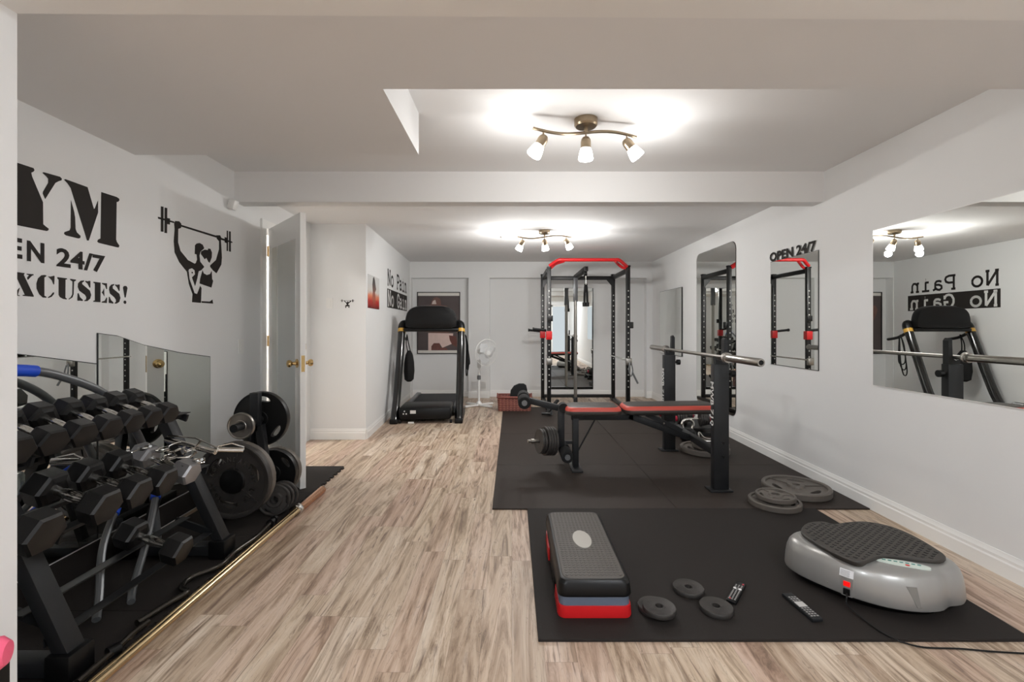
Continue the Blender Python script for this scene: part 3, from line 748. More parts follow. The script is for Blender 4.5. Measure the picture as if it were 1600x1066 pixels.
# ---------------------------------------------------------------- weight plates
def plate_mesh(mb, o, ax, r, th, hub=0.026, style='iron', slots=0, rot=0.0):
    """weight plate centred on o, thickness th along ax"""
    u, v, d = basis(ax)
    f = lambda a, b, q: Vector(o)+u*a+v*b+d*q
    if style == 'iron':
        rim = r*0.13; hr = max(hub*1.9, r*0.27)
        n = 48
        web = [circ(0, 0, r-rim*0.9, n), circ(0, 0, hub, 20)]
        if slots:
            for k in range(slots):
                a = rot+2*PI*k/slots; rc = (hr+r-rim)/2*1.12; L_, Wd = r*0.26, r*0.085
                sl = []
                for i in range(20):
                    t_ = 2*PI*i/20; px = rc+Wd*math.sin(t_); pa = a+L_*math.cos(t_)/rc
                    sl.append((px*math.cos(pa), px*math.sin(pa)))
                web.append(sl)
        mb.prism(web, f, (-th*0.22, th*0.22))
        mb.ring_loft([[f(x, y, z) for x, y in circ(0, 0, rr, n)] for rr, z in
            ((r-rim, -th*0.42), (r-rim*0.8, -th/2), (r-rim*0.2, -th/2), (r, -th*0.36), (r, th*0.36), (r-rim*0.2, th/2), (r-rim*0.8, th/2), (r-rim, th*0.42))], closed=True)
        mb.ring_loft([[f(x, y, z) for x, y in circ(0, 0, rr, 28)] for rr, z in
            ((hub, -th/2), (hr*0.85, -th/2), (hr, -th*0.2), (hr, th*0.2), (hr*0.85, th/2), (hub, th/2))], closed=True)
        for k in range(3):
            a = rot+PI/3+2*PI*k/3
            p0, p1 = (hr*0.9*math.cos(a), hr*0.9*math.sin(a)), ((r-rim)*math.cos(a), (r-rim)*math.sin(a))
            stroke(mb, [p0, p1], r*0.035, f, -th*0.36, th*0.36, False)
    elif style == 'grip':
        n = 48
        loops = [circ(0, 0, r*0.985, n), circ(0, 0, hub, 20)]
        for k in range(slots or 3):
            a = rot+2*PI*k/(slots or 3); rc = r*0.74
            sl = []
            for i in range(20):
                t_ = 2*PI*i/20; px = rc+r*0.10*math.sin(t_); pa = a+r*0.26*math.cos(t_)/rc
                sl.append((px*math.cos(pa), px*math.sin(pa)))
            loops.append(sl)
        mb.prism(loops, f, (-th*0.40, th*0.40))
        mb.ring_loft([[f(x, y, z) for x, y in circ(0, 0, rr, n)] for rr, z in
            ((r*0.955, -th*0.40), (r*0.965, -th/2), (r*0.99, -th/2), (r, -th*0.36), (r, th*0.36), (r*0.99, th/2), (r*0.965, th/2), (r*0.955, th*0.40))], closed=True)
        mb.ring_loft([[f(x, y, z) for x, y in circ(0, 0, rr, 28)] for rr, z in
            ((hub, -th/2), (hub*1.9, -th/2), (hub*2.1, -th*0.3), (hub*2.1, th*0.3), (hub*1.9, th/2), (hub, th/2))], closed=True)
    else:  # plain small disc
        n = 40
        mb.ring_loft([[f(x, y, z) for x, y in circ(0, 0, rr, n)] for rr, z in
            ((hub, -th/2), (hub*1.35, -th/2), (hub*1.45, -th*0.42), (r*0.86, -th*0.42), (r*0.9, -th/2), (r*0.97, -th/2), (r, -th*0.3),
             (r, th*0.3), (r*0.97, th/2), (r*0.9, th/2), (r*0.86, th*0.42), (hub*1.45, th*0.42), (hub*1.35, th/2), (hub, th/2))], closed=True)
    return mb
def plate(label, o, ax, r, th, m, style='iron', hub=0.026, slots=3, rot=0.0, group=None, name='weight_plate', holder=None):
    t = tag(plate_mesh(MB(), o, ax, r, th, hub, style, slots, rot).build(name, m, holder), label, 'weight plate', group)
    return t

H1 = 0.010     # top of the rubber mats
H2 = 0.012
# flat plates on the right
plate('large grey iron plate lying on the mat close to the long wall', (2.055, 3.335, H1+0.026), (0, 0, 1), 0.222, 0.05, M_iron, rot=2.6)
plate('medium grey iron plate lying flat beside the large one, under a smaller plate', (1.755, 3.08, H1+0.0195), (0, 0, 1), 0.160, 0.038, M_iron, rot=1.0)
plate('small grey iron plate stacked on the medium plate near the mat edge', (1.77, 3.095, H1+0.0545), (0, 0, 1), 0.122, 0.030, M_iron, rot=0.3)
q = floor_at(1085, 700, H1+0.05)
plate('large grey iron plate lying behind the bench under chrome cable handles', (1.84, 4.40, H1+0.0255), (0, 0, 1), 0.222, 0.05, M_iron, rot=0.5)
plate('second iron plate stacked on the large one behind the bench', (1.88, 4.37, H1+0.0735), (0, 0, 1), 0.165, 0.045, M_iron, rot=0.9)
# little plates on the exercise mat
for (px, py, z, lb) in ((1022, 949, 0.011, 'small black plate mostly hidden under its twin, next to the aerobic step'), (1030, 950.5, 0.031, 'small black plate on top of another beside the aerobic step'),
                        (1075.5, 920, 0.011, 'small black plate lying alone, farthest from the front edge'), (1119, 950, 0.011, 'small black plate lying alone beside the short remote')):
    q = floor_at(px, py, H2+z)
    plate(lb, (q.x, q.y, H2+z), (0, 0, 1), 0.067, 0.020, M_iron2, 'plain', 0.016, group='small loose plates on the exercise mat')

# ---------------------------------------------------------------- dumbbells
def dumbbell(name, label, group, loc=(0, 0, 0), m=M_hex, cat='dumbbell'):
    """hex dumbbell along local X, centred on its handle"""
    t = thing(name, label, cat, (0, 0, 0), 0, group)
    prof = [(0.011, -0.075), (0.014, -0.055), (0.0125, -0.045), (0.017, -0.02), (0.018, 0.0), (0.017, 0.02), (0.0125, 0.045), (0.014, 0.055), (0.011, 0.075)]
    MB().lathe(prof, (0, 0, 0), (1, 0, 0), 18).build('handle', M_chrome, t)
    for s in (-1, 1):
        R = lambda r, x: [Vector((x, r*math.cos(PI/3*i), r*math.sin(PI/3*i))) for i in range(6)]
        rings = [R(0.036, 0.058*s), R(0.052, 0.064*s), R(0.058, 0.074*s), R(0.058, 0.128*s), R(0.052, 0.137*s), R(0.034, 0.140*s)]
        MB().ring_loft(rings).build('dumbbell_head', m, t, smooth=18)
    return t
proto_db = dumbbell('hex_dumbbell', 'x', 'hex dumbbells on the rack')
used = [False]
def place_db(c, d, size, roll, label, group='hex dumbbells on the rack'):
    o = proto_db if not used[0] else copy_tree(proto_db)
    used[0] = True
    d = Vector(d).normalized(); y = Vector((0, 0, 1)).cross(d).normalized(); z = d.cross(y)
    M = Matrix((d, y, z)).transposed() @ Matrix.Rotation(roll, 3, 'X')
    o.location = c; o.rotation_euler = M.to_euler(); o.scale = (size[0], size[1], size[1])
    tag(o, label, 'dumbbell', group)
    return o
# top tier: front head positions measured down the row
names_top = ['hex dumbbell at the near end of the top tier, cut by the white jamb', 'hex dumbbell second from the near end of the top tier', 'hex dumbbell third from the near end of the top tier',
             'hex dumbbell in the middle of the top tier', 'hex dumbbell third from the mirror end of the top tier', 'hex dumbbell second from the far end of the top tier', 'smallest hex dumbbell at the far end of the top tier']
ty = [1.50, 1.615, 1.73, 1.845, 1.955, 2.06, 2.16]
def on_tier(xf, zf, xb, zb): return Vector(((xf+xb)/2, 0, (zf+zb)/2)), Vector((xf-xb, 0, zf-zb))
# ---------------------------------------------------------------- dumbbell rack
RX0, RXB = -1.49, -1.93
rack = thing('dumbbell_rack', 'black steel three-tier dumbbell rack along the mirrored wall', 'dumbbell rack', (-1.7, 2.02, H1))
YN, YF = 1.575, 2.40
def post_x(z): return -1.50-0.47*(z-0.07)
for y, s in ((YN, -1), (YF, 1)):
    MB().beam((post_x(0.09), y, 0.09), (post_x(0.75), y, 0.75), 0.065, 0.05, 0.003, up=(1, 0, 0)).build('upright', M_powder, rack)
    MB().bx(-1.99, -1.50, y-0.035, y+0.035, H1+0.012, H1+0.062, bev=0.004).build('foot', M_powder, rack)
    for x in (-1.51, -1.975):
        MB().box((x, y, H1+0.0475), (0.085, 0.10, 0.095), bev=0.008).build('foot_cap', M_black, rack)
    MB().beam((-1.93, y, 0.06), (post_x(0.62)+0.0, y, 0.60), 0.04, 0.03, 0.003, up=(1, 0, 0)).build('brace', M_powder, rack)
tiers = [(-1.60, 0.745, -1.83, 0.825), (-1.50, 0.475, -1.74, 0.555), (-1.47, 0.155, -1.71, 0.235)]
for k, (xf, zf, xb, zb) in enumerate(tiers):
    for x, z in ((xf-0.075, zf+0.018), (xb+0.035, zb-0.012)) if k < 2 else ((xf-0.09, zf-0.01), (xb+0.035, zb-0.012)):
        mb = MB()
        mb.bx(x-0.022, x+0.022, YN-(0.16 if k < 2 else 0.02), YF-0.03, z-0.004, z)
        mb.bx(x-0.022, x-0.018, YN-(0.16 if k < 2 else 0.02), YF-0.03, z-0.03, z)
        mb.build('shelf_rail', M_powder, rack, smooth=None)
    for y in (YN+0.03, YF-0.03):
        MB().beam((xf-0.07, y, zf-0.015), (xb-0.02, y, zb-0.03), 0.012, 0.035, up=(0, 0, 1)).build('shelf_bracket', M_powder, rack, smooth=None)

def tier_db(k, y, size, roll, label, yaw=0.0, dx=0.0, dz=0.0):
    xf, zf, xb, zb = tiers[k]
    r = 0.058*size[1]
    c = Vector(((xf+xb)/2+0.012+dx, y, (zf+zb)/2+r*0.866+0.006+dz)); d = Vector((xf-xb, yaw, zf-zb))
    return place_db(c, d, size, roll, label)
for i, y in enumerate(ty):
    tier_db(0, y, (0.93, 0.93-0.02*i), 0.0, names_top[i], yaw=-0.03)
mid = [(1.465, 1.22, 'big hex dumbbell at the near end of the middle tier'), (1.688, 1.18, 'big hex dumbbell second from the near end of the middle tier'),
       (1.838, 1.12, 'hex dumbbell in the centre of the middle tier'), (1.982, 1.08, 'hex dumbbell on the middle tier just before the chrome clamps'),
       ]
for y, s, lb in mid: tier_db(1, y, (1.02, s), 0.0, lb)
tier_db(2, 2.03, (1.05, 1.1), 0.0, 'lone hex dumbbell at the far end of the lowest tier')
# hexagonal chrome dumbbell with clamps on top
o = tier_db(1, 2.135, (1.08, 0.95), 0.0, 'grey hex dumbbell under a heap of chrome clamps on the middle tier', yaw=-0.02)
M_greyhex = mat('grey_hex_metal', (158, 158, 160), 0.35, 0.7, var=0.1)
for ch in [q for q in bpy.data.objects if q.parent == o]:
    if ch.name.startswith('dumbbell_head'):
        ch.data = ch.data.copy(); ch.data.materials.clear(); ch.data.materials.append(M_greyhex)

def collar(label, loc, rz, rx=0.0, group='chrome bar clamps heaped on the rack'):
    t = thing('bar_clamp', label, 'bar clamp', loc, rz, group); t.rotation_euler = (rx, 0, rz)
    G = wmat(t)
    mb = MB(); pts = [G @ Vector((0.026*math.cos(a), 0.004*a/PI-0.01, 0.026*math.sin(a))) for a in [PI*0.1*i for i in range(0, 45)]]
    mb.tube(pts, 0.0028, 6); mb.build('spring_coil', M_chrome, t)
    for s in (-1, 1):
        MB().tube([G @ Vector((0.02*s, s*0.008, 0.02)), G @ Vector((0.035*s, s*0.012, 0.04)), G @ Vector((0.04*s, s*0.014, 0.062))], [0.003, 0.005, 0.006], 8).build('grip', M_chrome, t)
    return t
cl = ['chrome spring clamp at the near end of the heap on the rack', 'chrome spring clamp lying sideways in the middle of the heap on the rack', 'chrome spring clamp above the grey hex head', 'chrome spring clamp at the far end of the heap, before the big iron plate', 'chrome spring clamp resting highest on the heap']
zt = 0.51+0.12
cpos = [(-1.70, 2.13, 0.645, 0.4, 1.57), (-1.63, 2.15, 0.628, 1.8, 1.4), (-1.575, 2.12, 0.602, 2.6, 1.5), (-1.47, 2.16, 0.575, 0.2, 1.5), (-1.52, 2.17, 0.605, 1.0, 0.6)]
for lb, (x, y, z, rz, rx) in zip(cl, cpos): collar(lb, (x, y, z), rz, rx)
def cable_handle(label, a, b, sag, group=None, name='cable_handle'):
    a, b = Vector(a), Vector(b); t = thing(name, label, 'cable attachment', (a+b)/2, 0, group)
    d = (b-a).normalized()
    MB().cyl(a, b, 0.014, n=14).build('grip', M_chrome, t)
    m = (a+b)/2+Vector(sag)
    MB().tube([a, a+Vector(sag)*0.5, m, b+Vector(sag)*0.5, b], 0.004, 8).build('yoke', M_chrome, t)
    return t
cable_handle('bright chrome threaded bar lying along the chrome heap', (-1.66, 2.21, 0.66), (-1.42, 2.21, 0.60), (0.0, 0.03, 0.03))
cable_handle('short chrome rod sticking out past the rack post', (-1.44, 2.25, 0.60), (-1.34, 2.30, 0.585), (0, 0.01, 0.03))
t = cable_handle('small chrome cable attachment on the near half of the middle tier', (-1.83, 1.83, 0.665), (-1.75, 1.86, 0.655), (0.0, 0.04, 0.02))
# clear plastic block behind the middle tier
M_clear = mat('clear_plastic', (190, 200, 196), 0.15, var=0); M_clear.node_tree.nodes['Principled BSDF'].inputs['Transmission Weight'].default_value = 0.8
tag(MB().box((-1.84, 1.67, 0.62), (0.07, 0.12, 0.09), Matrix.Rotation(0.3, 3, 'Z'), bev=0.02).build('clear_box', M_clear), 'small clear plastic box on the middle tier behind the dumbbells', 'box')

# ---------------------------------------------------------------- tubular sit-up frame behind the rack
t = thing('situp_frame', 'grey tubular sit-up frame with blue foam grips between rack and mirror', 'exercise frame', (-1.95, 1.9, H1))
arc = [(-2.0, 1.30, 0.03), (-2.0, 1.28, 0.45), (-1.98, 1.36, 0.90), (-1.96, 1.55, 1.03), (-1.94, 1.80, 1.03), (-1.93, 1.98, 0.985), (-1.92, 2.20, 0.86), (-1.93, 2.40, 0.60), (-1.95, 2.50, 0.30), (-1.96, 2.55, 0.03)]
P_ = smooth_path(arc, 8)
MB().tube(P_, 0.018, 12).build('tube_frame', M_tube, t)
MB().tube([p for p in P_ if p.z > 0.985 and p.y < 1.88], 0.024, 14).build('foam_grip', M_blue, t, label='blue foam grip')
low = smooth_path([(-1.98, 2.30, 0.44), (-1.90, 2.22, 0.36), (-1.82, 2.05, 0.22), (-1.72, 1.92, 0.08), (-1.66, 1.84, 0.03)], 6)
MB().tube(low, 0.015, 10).build('lower_tube', M_tube, t)
low2 = smooth_path([(-1.86, 2.42, 0.47), (-1.80, 2.34, 0.40), (-1.72, 2.18, 0.22), (-1.66, 2.02, 0.06), (-1.62, 1.96, 0.03)], 6)
MB().tube(low2, 0.015, 10).build('lower_tube', M_tube, t)
MB().tube(low[0:9], 0.021, 12).build('foam_sleeve', M_blue, t, label='blue foam sleeve')
MB().tube(low2[0:9], 0.021, 12).build('foam_sleeve', M_blue, t, label='blue foam sleeve')
MB().beam((-1.98, 2.30, 0.43), (-1.86, 2.44, 0.47), 0.03, 0.06, 0.008).build('cross_plate', M_tube, t)

# ---------------------------------------------------------------- plate tree
TX, TY = -1.68, 3.02
tr = thing('plate_tree', 'black A-shaped weight plate tree between the mirror and the open door', 'plate rack', (TX, TY, H1))
MB().beam((TX, TY, 0.52), (TX, TY, 0.77), 0.055, 0.05, 0.003, up=(0, 1, 0)).build('mast', M_powder, tr)
for s in (-1, 1):
    MB().beam((TX+0.03*s, TY, 0.56), (TX+0.095*s, TY, 0.06), 0.045, 0.05, 0.003, up=(0, 1, 0)).build('leg', M_powder, tr)
    MB().bx(TX+0.12*s-0.03, TX+0.12*s+0.03, (TY-0.24 if s < 0 else TY-0.005), TY+0.24, H1, H1+0.043, bev=0.003).build('foot', M_powder, tr)
MB().bx(TX-0.15, TX+0.15, TY, TY+0.05, H1+0.043, H1+0.10, bev=0.003).build('cross_bar', M_powder, tr)
for (x, z, y0, y1) in ((TX, 0.585, TY-0.24, TY+0.15), (TX+0.02, 0.285, TY-0.30, TY+0.05), (TX+0.075, 0.22, TY, TY+0.20)):
    MB().cyl((x, y0, z), (x, y1, z), 0.0245, n=18).build('peg', M_powder, tr)
plate('big black rubber grip plate with three oval holes high on the plate tree', (TX+0.0, TY+0.075, 0.615-0.03), (0, -1, 0), 0.182, 0.045, M_gloss if False else M_hex, 'grip', 0.0255, 3, rot=PI/2-0.15)
plate('small grey iron plate on the near peg of the plate tree', (TX, TY-0.16, 0.585), (0, -1, 0), 0.083, 0.026, M_steel, 'plain', 0.0255)
p45 = plate('largest iron plate with raised lettering standing on the plate tree', (TX+0.02, TY-0.275, 0.285), (0, -1, 0), 0.226, 0.042, M_iron2, 'iron', 0.0255, 3, rot=0.35)
mb = MB(); f45 = lambda a, b, d: Vector((TX+0.02+a, TY-0.275-d, 0.285+b))
def arc_text(txt, r, a0, step, h):
    for i, ch in enumerate(txt):
        if ch == ' ': continue
        a = a0-step*i; ca, sa = math.cos(a), math.sin(a)
        f = lambda x, y, d: f45(ca*(r+y)+sa*x, sa*(r+y)-ca*x, d)
        add_text(mb, ch, f, -h*0.36, h*0.36, 0, h, 0.008, 0.0125, bold=0.02)
arc_text('STANDARD', 0.115, PI/2+0.95, 0.27, 0.028)
arc_text('45 LBS', 0.115, 0.30, 0.25, 0.030)
arc_text('20.4 KG', 0.115, PI+0.95, 0.25, 0.024)
mb.build('raised_lettering', M_steel, p45, smooth=None)
MB().lathe([(0.026, -0.03), (0.07, -0.024), (0.078, 0.0), (0.07, 0.010), (0.03, 0.02), (0.0, 0.02)], (TX+0.02, TY-0.285, 0.285), (0, -1, 0), 28).build('hub_cap', M_black, p45, label='black domed hub')
plate('second largest iron plate directly behind the lettered one', (TX+0.02, TY-0.225, 0.285), (0, -1, 0), 0.222, 0.042, M_iron, 'iron', 0.0255, 3, rot=0.1)
plate('black rubber grip plate low on the far side of the plate tree', (TX+0.075, TY+0.09, 0.22), (0, -1, 0), 0.155, 0.04, M_hex, 'grip', 0.0255, 3, rot=0.7)
plate('grey grip plate pressed behind the low black grip plate', (TX+0.075, TY+0.138, 0.22), (0, -1, 0), 0.158, 0.04, M_iron, 'grip', 0.0255, 3, rot=0.7)
# small stack of plates on edge beside the tree
for i, lb in enumerate(('dark iron plate leaning at the plate tree foot, foremost of three', 'dark iron plate leaning at the plate tree foot, between two others', 'dark iron plate leaning at the plate tree foot, rearmost of three')):
    plate(lb, (-1.50+0.008*i, 2.91+0.034*i, 0.098+H1), (0.25, -1, 0.10), 0.095, 0.028, M_iron2, 'iron', 0.026, 3, group='plates leaning at the plate tree foot')

# loose clips on the foam beside the tree
for (px, py, rz, lb) in ((428, 793, 0.5, 'thin chrome spring clip on the foam tile, nearer the curl bar'), (438, 786, 0.7, 'thin chrome spring clip on the foam tile, nearer the door')):
    q = floor_at(px, py, 0.02)
    t = thing('spring_clip', lb, 'clip', (q.x, q.y, H1), rz, 'spring clips on the foam tile'); G = wmat(t)
    MB().tube([G @ Vector((0.022*math.cos(a)-0.01, 0.022*math.sin(a), 0.004+0.0012*a)) for a in [i*0.4 for i in range(28)]], 0.0025, 6).build('coil', M_chrome, t)
    MB().tube([G @ Vector((0.01, 0.0, 0.004)), G @ Vector((0.09, 0.01, 0.006))], 0.003, 6).tube([G @ Vector((0.01, 0.015, 0.012)), G @ Vector((0.09, 0.03, 0.008))], 0.003, 6).build('arms', M_chrome, t)

# ---------------------------------------------------------------- bars on the floor at the left
t = thing('floor_barbell', 'long chrome barbell lying on the planks along the edge of the foam tiles', 'barbell', (-1.37, 2.2, 0))
bz = 0.026; bxx = -1.368
M_floor_reflect = mat('floor_reflect_chrome', (214, 190, 150), 0.2, 1.0, var=0.06, scale=60)  # warm tint paints the plank floor's reflection into the chrome
MB().cyl((bxx, 1.23, bz), (bxx, 2.93, bz), 0.0145, n=20).build('shaft', M_floor_reflect, t)
MB().lathe([(0.0145, 0), (0.036, 0.0), (0.036, 0.012), (0.028, 0.016), (0.028, 0.034), (0.036, 0.038), (0.036, 0.05), (0.025, 0.05)], (bxx, 2.90, bz+0.010), (0, 1, 0), 28).build('collar', M_chrome, t)
MB().lathe([(0.0145, 0.05), (0.0255, 0.05), (0.0255, 0.425), (0.022, 0.43), (0.012, 0.43), (0.012, 0.425), (0.0, 0.425)], (bxx, 2.90, bz), (0, 1, 0), 24).build('sleeve', mat('floor_reflect_sleeve', (196, 150, 120), 0.25, 1.0, var=0.08), t)  # brown sleeve tint stands in for the floor mirrored in chrome
t = thing('pull_down_rod', 'thin chrome rod lying beside the floor barbell against the foam tiles', 'rod', (-1.408, 2.2, 0))
MB().cyl((-1.404, 1.24, 0.0125), (-1.404, 3.24, 0.0125), 0.0125, n=14).build('rod', M_floor_reflect, t)
t = thing('curl_bar', 'black zigzag curl bar on the foam tiles beside the floor barbell', 'curl bar', (-1.46, 2.2, H1))
pts = [floor_at(x, y, 0.03) for x, y in ((424, 816), (402, 838), (368, 862), (344, 884), (300, 902), (284, 918), (292, 926), (262, 944), (214, 974))]
M_blackchrome = mat('black_chrome', (70, 66, 62), 0.22, 0.8, var=0.08)
MB().tube(smooth_path(pts, 5), 0.013, 12).build('bent_shaft', M_blackchrome, t)
e0, e1 = pts[0], pts[1]; d = (e0-e1).normalized()
MB().cyl(e0-d*0.02, e0+d*0.005, 0.022).cyl(e0+d*0.03, e0+d*0.05, 0.022).cyl(e0, e0+d*0.06, 0.016).build('end_collar', M_black, t)
t = thing('tricep_bar', 'short black bar lying in front of the near foot of the dumbbell rack', 'bar', (-1.47, 1.6, H1))
pts = [floor_at(x, y, 0.03) for x, y in ((232, 972), (208, 990), (180, 1016), (150, 1042), (120, 1068))]
MB().tube(smooth_path(pts, 4), 0.012, 10).build('shaft', M_blackchrome, t)
MB().cyl(pts[2]-Vector((0.01, 0.02, 0)), pts[2]+Vector((0.005, 0.012, 0)), 0.021).build('collar', M_black, t)
# pink and black things at the jamb
t = thing('foam_step_block', 'low black block standing against the near side of the white jamb', 'block', (-1.32, 0.98, 0))
MB().bx(-1.42, -1.16, 0.90, 1.07, 0, 0.44, bev=0.01).build('block_body', M_black, t)
t = thing('pink_dumbbell', 'bright pink vinyl dumbbell on the black block by the jamb', 'dumbbell', (-1.2, 0.98, 0.44))
M_pink = mat('pink_vinyl', (240, 96, 130), 0.45, var=0.04)
for s in (-1, 1):
    MB().lathe([(0.012, 0.03), (0.030, 0.035), (0.036, 0.05), (0.036, 0.075), (0.024, 0.09), (0.0, 0.093)], (-1.20, 0.985, 0.477), (0.85*s, 0.4*s, 0), 20).build('dumbbell_head', M_pink, t)
MB().cyl((-1.24, 0.966, 0.477), (-1.16, 1.004, 0.477), 0.014).build('handle', M_pink, t)

# ---------------------------------------------------------------- treadmill
TH = math.radians(3.5)
tm = thing('treadmill', 'black treadmill with amber bands facing away, by the inner left wall', 'treadmill', (-1.07, 5.85, 0), TH)
G = wmat(tm)
def g(x, y, z): return G @ Vector((x, y, z))
def gbox(mb, x0, x1, y0, y1, z0, z1, bev=0.0):
    return mb.box(g((x0+x1)/2, (y0+y1)/2, (z0+z1)/2), (x1-x0, y1-y0, z1-z0), G.to_3x3(), bev)
for s in (-1, 1):
    x = 0.40*s
    path = smooth_path([g(x, -0.10, 0.03), g(x, -0.05, 0.10), g(x, 0.10, 0.35), g(x, 0.24, 0.68), g(x, 0.36, 0.98), g(x, 0.44, 1.17)], 6)
    rings = []
    MB().tube(path, [0.052]*8+[0.050]*(len(path)-8), 16).build('upright', M_gloss, tm)
    MB().tube([path[-3], path[-2], path[-1]], 0.054, 16).build('amber_band', M_yellow, tm, label='amber band')
    gbox(MB(), x-0.05, x+0.05, -0.16, 0.62, 0.0, 0.06, 0.012).build('base_rail', M_black, tm)
    MB().tube(smooth_path([path[-1], g(x*0.97, 0.47, 1.235), g(x*0.86, 0.50, 1.245), g(x*0.7, 0.52, 1.22)], 4), [0.054, 0.056, 0.056, 0.055, 0.054, 0.052, 0.05, 0.05, 0.048, 0.046, 0.044, 0.04, 0.04], 14).build('shoulder', M_black, tm)
    MB().tube(smooth_path([g(x, 0.50, 1.10), g(x, 0.62, 1.05), g(x, 0.80, 1.02)], 4), 0.02, 10).build('handrail', M_black, tm)
# console: a rounded hood seen from its back
def hood(w, h, y, z0, k=1.0):
    out = []
    for i in range(33):
        a = PI*i/32
        cx = math.cos(a); sx = math.sin(a)
        out.append(g(w*math.copysign(abs(cx)**0.55, cx), y, z0+h*abs(sx)**0.6))
    out += [g(-w*0.8, y, z0-0.02), g(w*0.8, y, z0-0.02)]
    return out
MB().ring_loft([hood(0.27, 0.22, 0.335, 1.245), hood(0.335, 0.275, 0.35, 1.205), hood(0.352, 0.30, 0.40, 1.19), hood(0.345, 0.30, 0.46, 1.19), hood(0.30, 0.25, 0.48, 1.21)]).build('console', M_black, tm)
gbox(MB(), -0.37, 0.37, 0.36, 0.56, 1.135, 1.185, 0.02).build('console_tray', M_black, tm)
gbox(MB(), -0.22, 0.22, 0.481, 0.486, 1.27, 1.42).build('display', M_gloss, tm)
gbox(MB(), -0.345, 0.30, -0.13, 0.36, 0.045, 0.20, 0.03).build('motor_hood', M_black, tm)
gbox(MB(), -0.33, 0.33, 0.33, 1.60, 0.09, 0.125, 0.004).build('running_belt', mat('belt', (40, 40, 42), 0.7, var=0.1), tm)
for s in (-1, 1):
    gbox(MB(), 0.335*s-0.035, 0.335*s+0.035, 0.30, 1.62, 0.05, 0.145, 0.012).build('side_rail', M_tube, tm)
gbox(MB(), -0.20, -0.13, -0.135, -0.1305, 0.125, 0.165).build('sticker', M_white, tm, label='white sticker')
gbox(MB(), -0.22, -0.15, -0.165, -0.1605, 0.01, 0.03).build('sticker', M_white, tm, label='white sticker')
mb = MB(); mb.cyl(g(-0.27, -0.13, 0.155), g(-0.27, -0.136, 0.155), 0.008); gbox(mb, -0.29, -0.275, -0.135, -0.13, 0.115, 0.13); gbox(mb, -0.255, -0.24, -0.135, -0.13, 0.115, 0.13); mb.build('power_switches', M_white, tm)
for x in (-0.33, 0.30): MB().cyl(g(x-0.015, -0.11, 0.022), g(x+0.015, -0.11, 0.022), 0.022).build('wheel', M_black, tm)
# bags on the treadmill
t = thing('drawstring_bag', 'black fabric bag hanging from the left handrail of the treadmill', 'bag', g(-0.36, 0.40, 0.60))
bl = [(0.75, 0.02), (0.72, 0.06), (0.60, 0.075), (0.48, 0.08), (0.40, 0.07), (0.36, 0.04)]
def bagmesh(cx, cy, zs, th):
    mb = MB(); rings = []
    for z, r in zs: rings.append([g(cx+r*0.55*math.cos(2*PI*i/16), cy+r*th*math.sin(2*PI*i/16), z) for i in range(16)])
    return mb.ring_loft(rings)
bagmesh(-0.30, 0.42, [(0.46, 0.05), (0.49, 0.11), (0.60, 0.13), (0.72, 0.12), (0.82, 0.09), (0.88, 0.04)], 0.9).build('bag_body', M_fabric, t)
for s in (-1, 1):
    MB().tube(smooth_path([g(-0.30+0.02*s, 0.42, 0.86), g(-0.33+0.015*s, 0.46, 0.98), g(-0.345, 0.52, 1.095)], 4), 0.007, 6).build('strap', M_fabric, t)
t = thing('resistance_bands', 'black resistance bands hanging on the outer side of the treadmill', 'resistance band', g(0.50, 0.45, 0.6))
for k in range(3):
    MB().tube(smooth_path([g(0.455, 0.50, 1.09), g(0.475+0.01*k, 0.42-0.02*k, 0.95), g(0.47+0.012*k, 0.36, 0.6+0.07*k), g(0.485+0.012*k, 0.40, 0.55+0.07*k), g(0.49+0.012*k, 0.45, 0.75), g(0.465, 0.5, 1.08)], 5), 0.008, 6).build('band', M_fabric, t)

# ---------------------------------------------------------------- pedestal fan and access panel
fx, fy = -0.43, 6.98
t = thing('pedestal_fan', 'white pedestal fan standing against the back pier', 'fan', (fx-0.05, fy, 0))
px_ = -0.50
for s in (-1, 1):
    MB().beam((px_-0.20*s, fy-0.16, 0.02), (px_+0.20*s, fy+0.16, 0.02), 0.05, 0.028, 0.006).build('base_leg', M_white, t)
MB().cyl((px_, fy, 0.03), (px_, fy, 0.50), 0.017).lathe([(0.045, 0.03), (0.04, 0.055), (0.018, 0.08), (0, 0.08)], (px_, fy, 0)).cyl((px_, fy, 0.45), (px_, fy, 0.62), 0.012).build('pole', M_white, t)
MB().lathe([(0.017, 0.40), (0.028, 0.41), (0.028, 0.46), (0.017, 0.47), (0.0, 0.47)], (px_, fy, 0.0)).build('height_collar', M_tube, t, label='grey collar')
MB().box((px_, fy, 0.64), (0.05, 0.06, 0.12), bev=0.01).build('control_box', M_white, t)
ax = Vector((0.62, -0.78, -0.10)).normalized(); hc = Vector((px_+0.10, fy-0.10, 0.82)); u, v, d = basis(ax)
MB().lathe([(0.0, -0.16), (0.045, -0.15), (0.055, -0.06), (0.04, -0.02), (0.0, -0.02)], hc, ax).build('motor_housing', M_white, t)
mb = MB()
def ring(r, z): return [hc+d*z+r*(math.cos(2*PI*i/40)*u+math.sin(2*PI*i/40)*v) for i in range(40)]
mb.tube(ring(0.20, 0.03), 0.006, 6, closed=True)
for i in range(48):
    a = 2*PI*i/48; e = math.cos(a)*u+math.sin(a)*v
    mb.tube([hc+e*0.03+d*0.085, hc+e*0.13+d*0.08, hc+e*0.185+d*0.06, hc+e*0.20+d*0.03, hc+e*0.18+d*0.0, hc+e*0.10-d*0.03, hc+e*0.045-d*0.035], 0.0013, 4)
for r, z in ((0.09, 0.084), (0.15, 0.076)): mb.tube(ring(r, z), 0.0014, 4, closed=True)
mb.build('wire_guard', M_white, t)
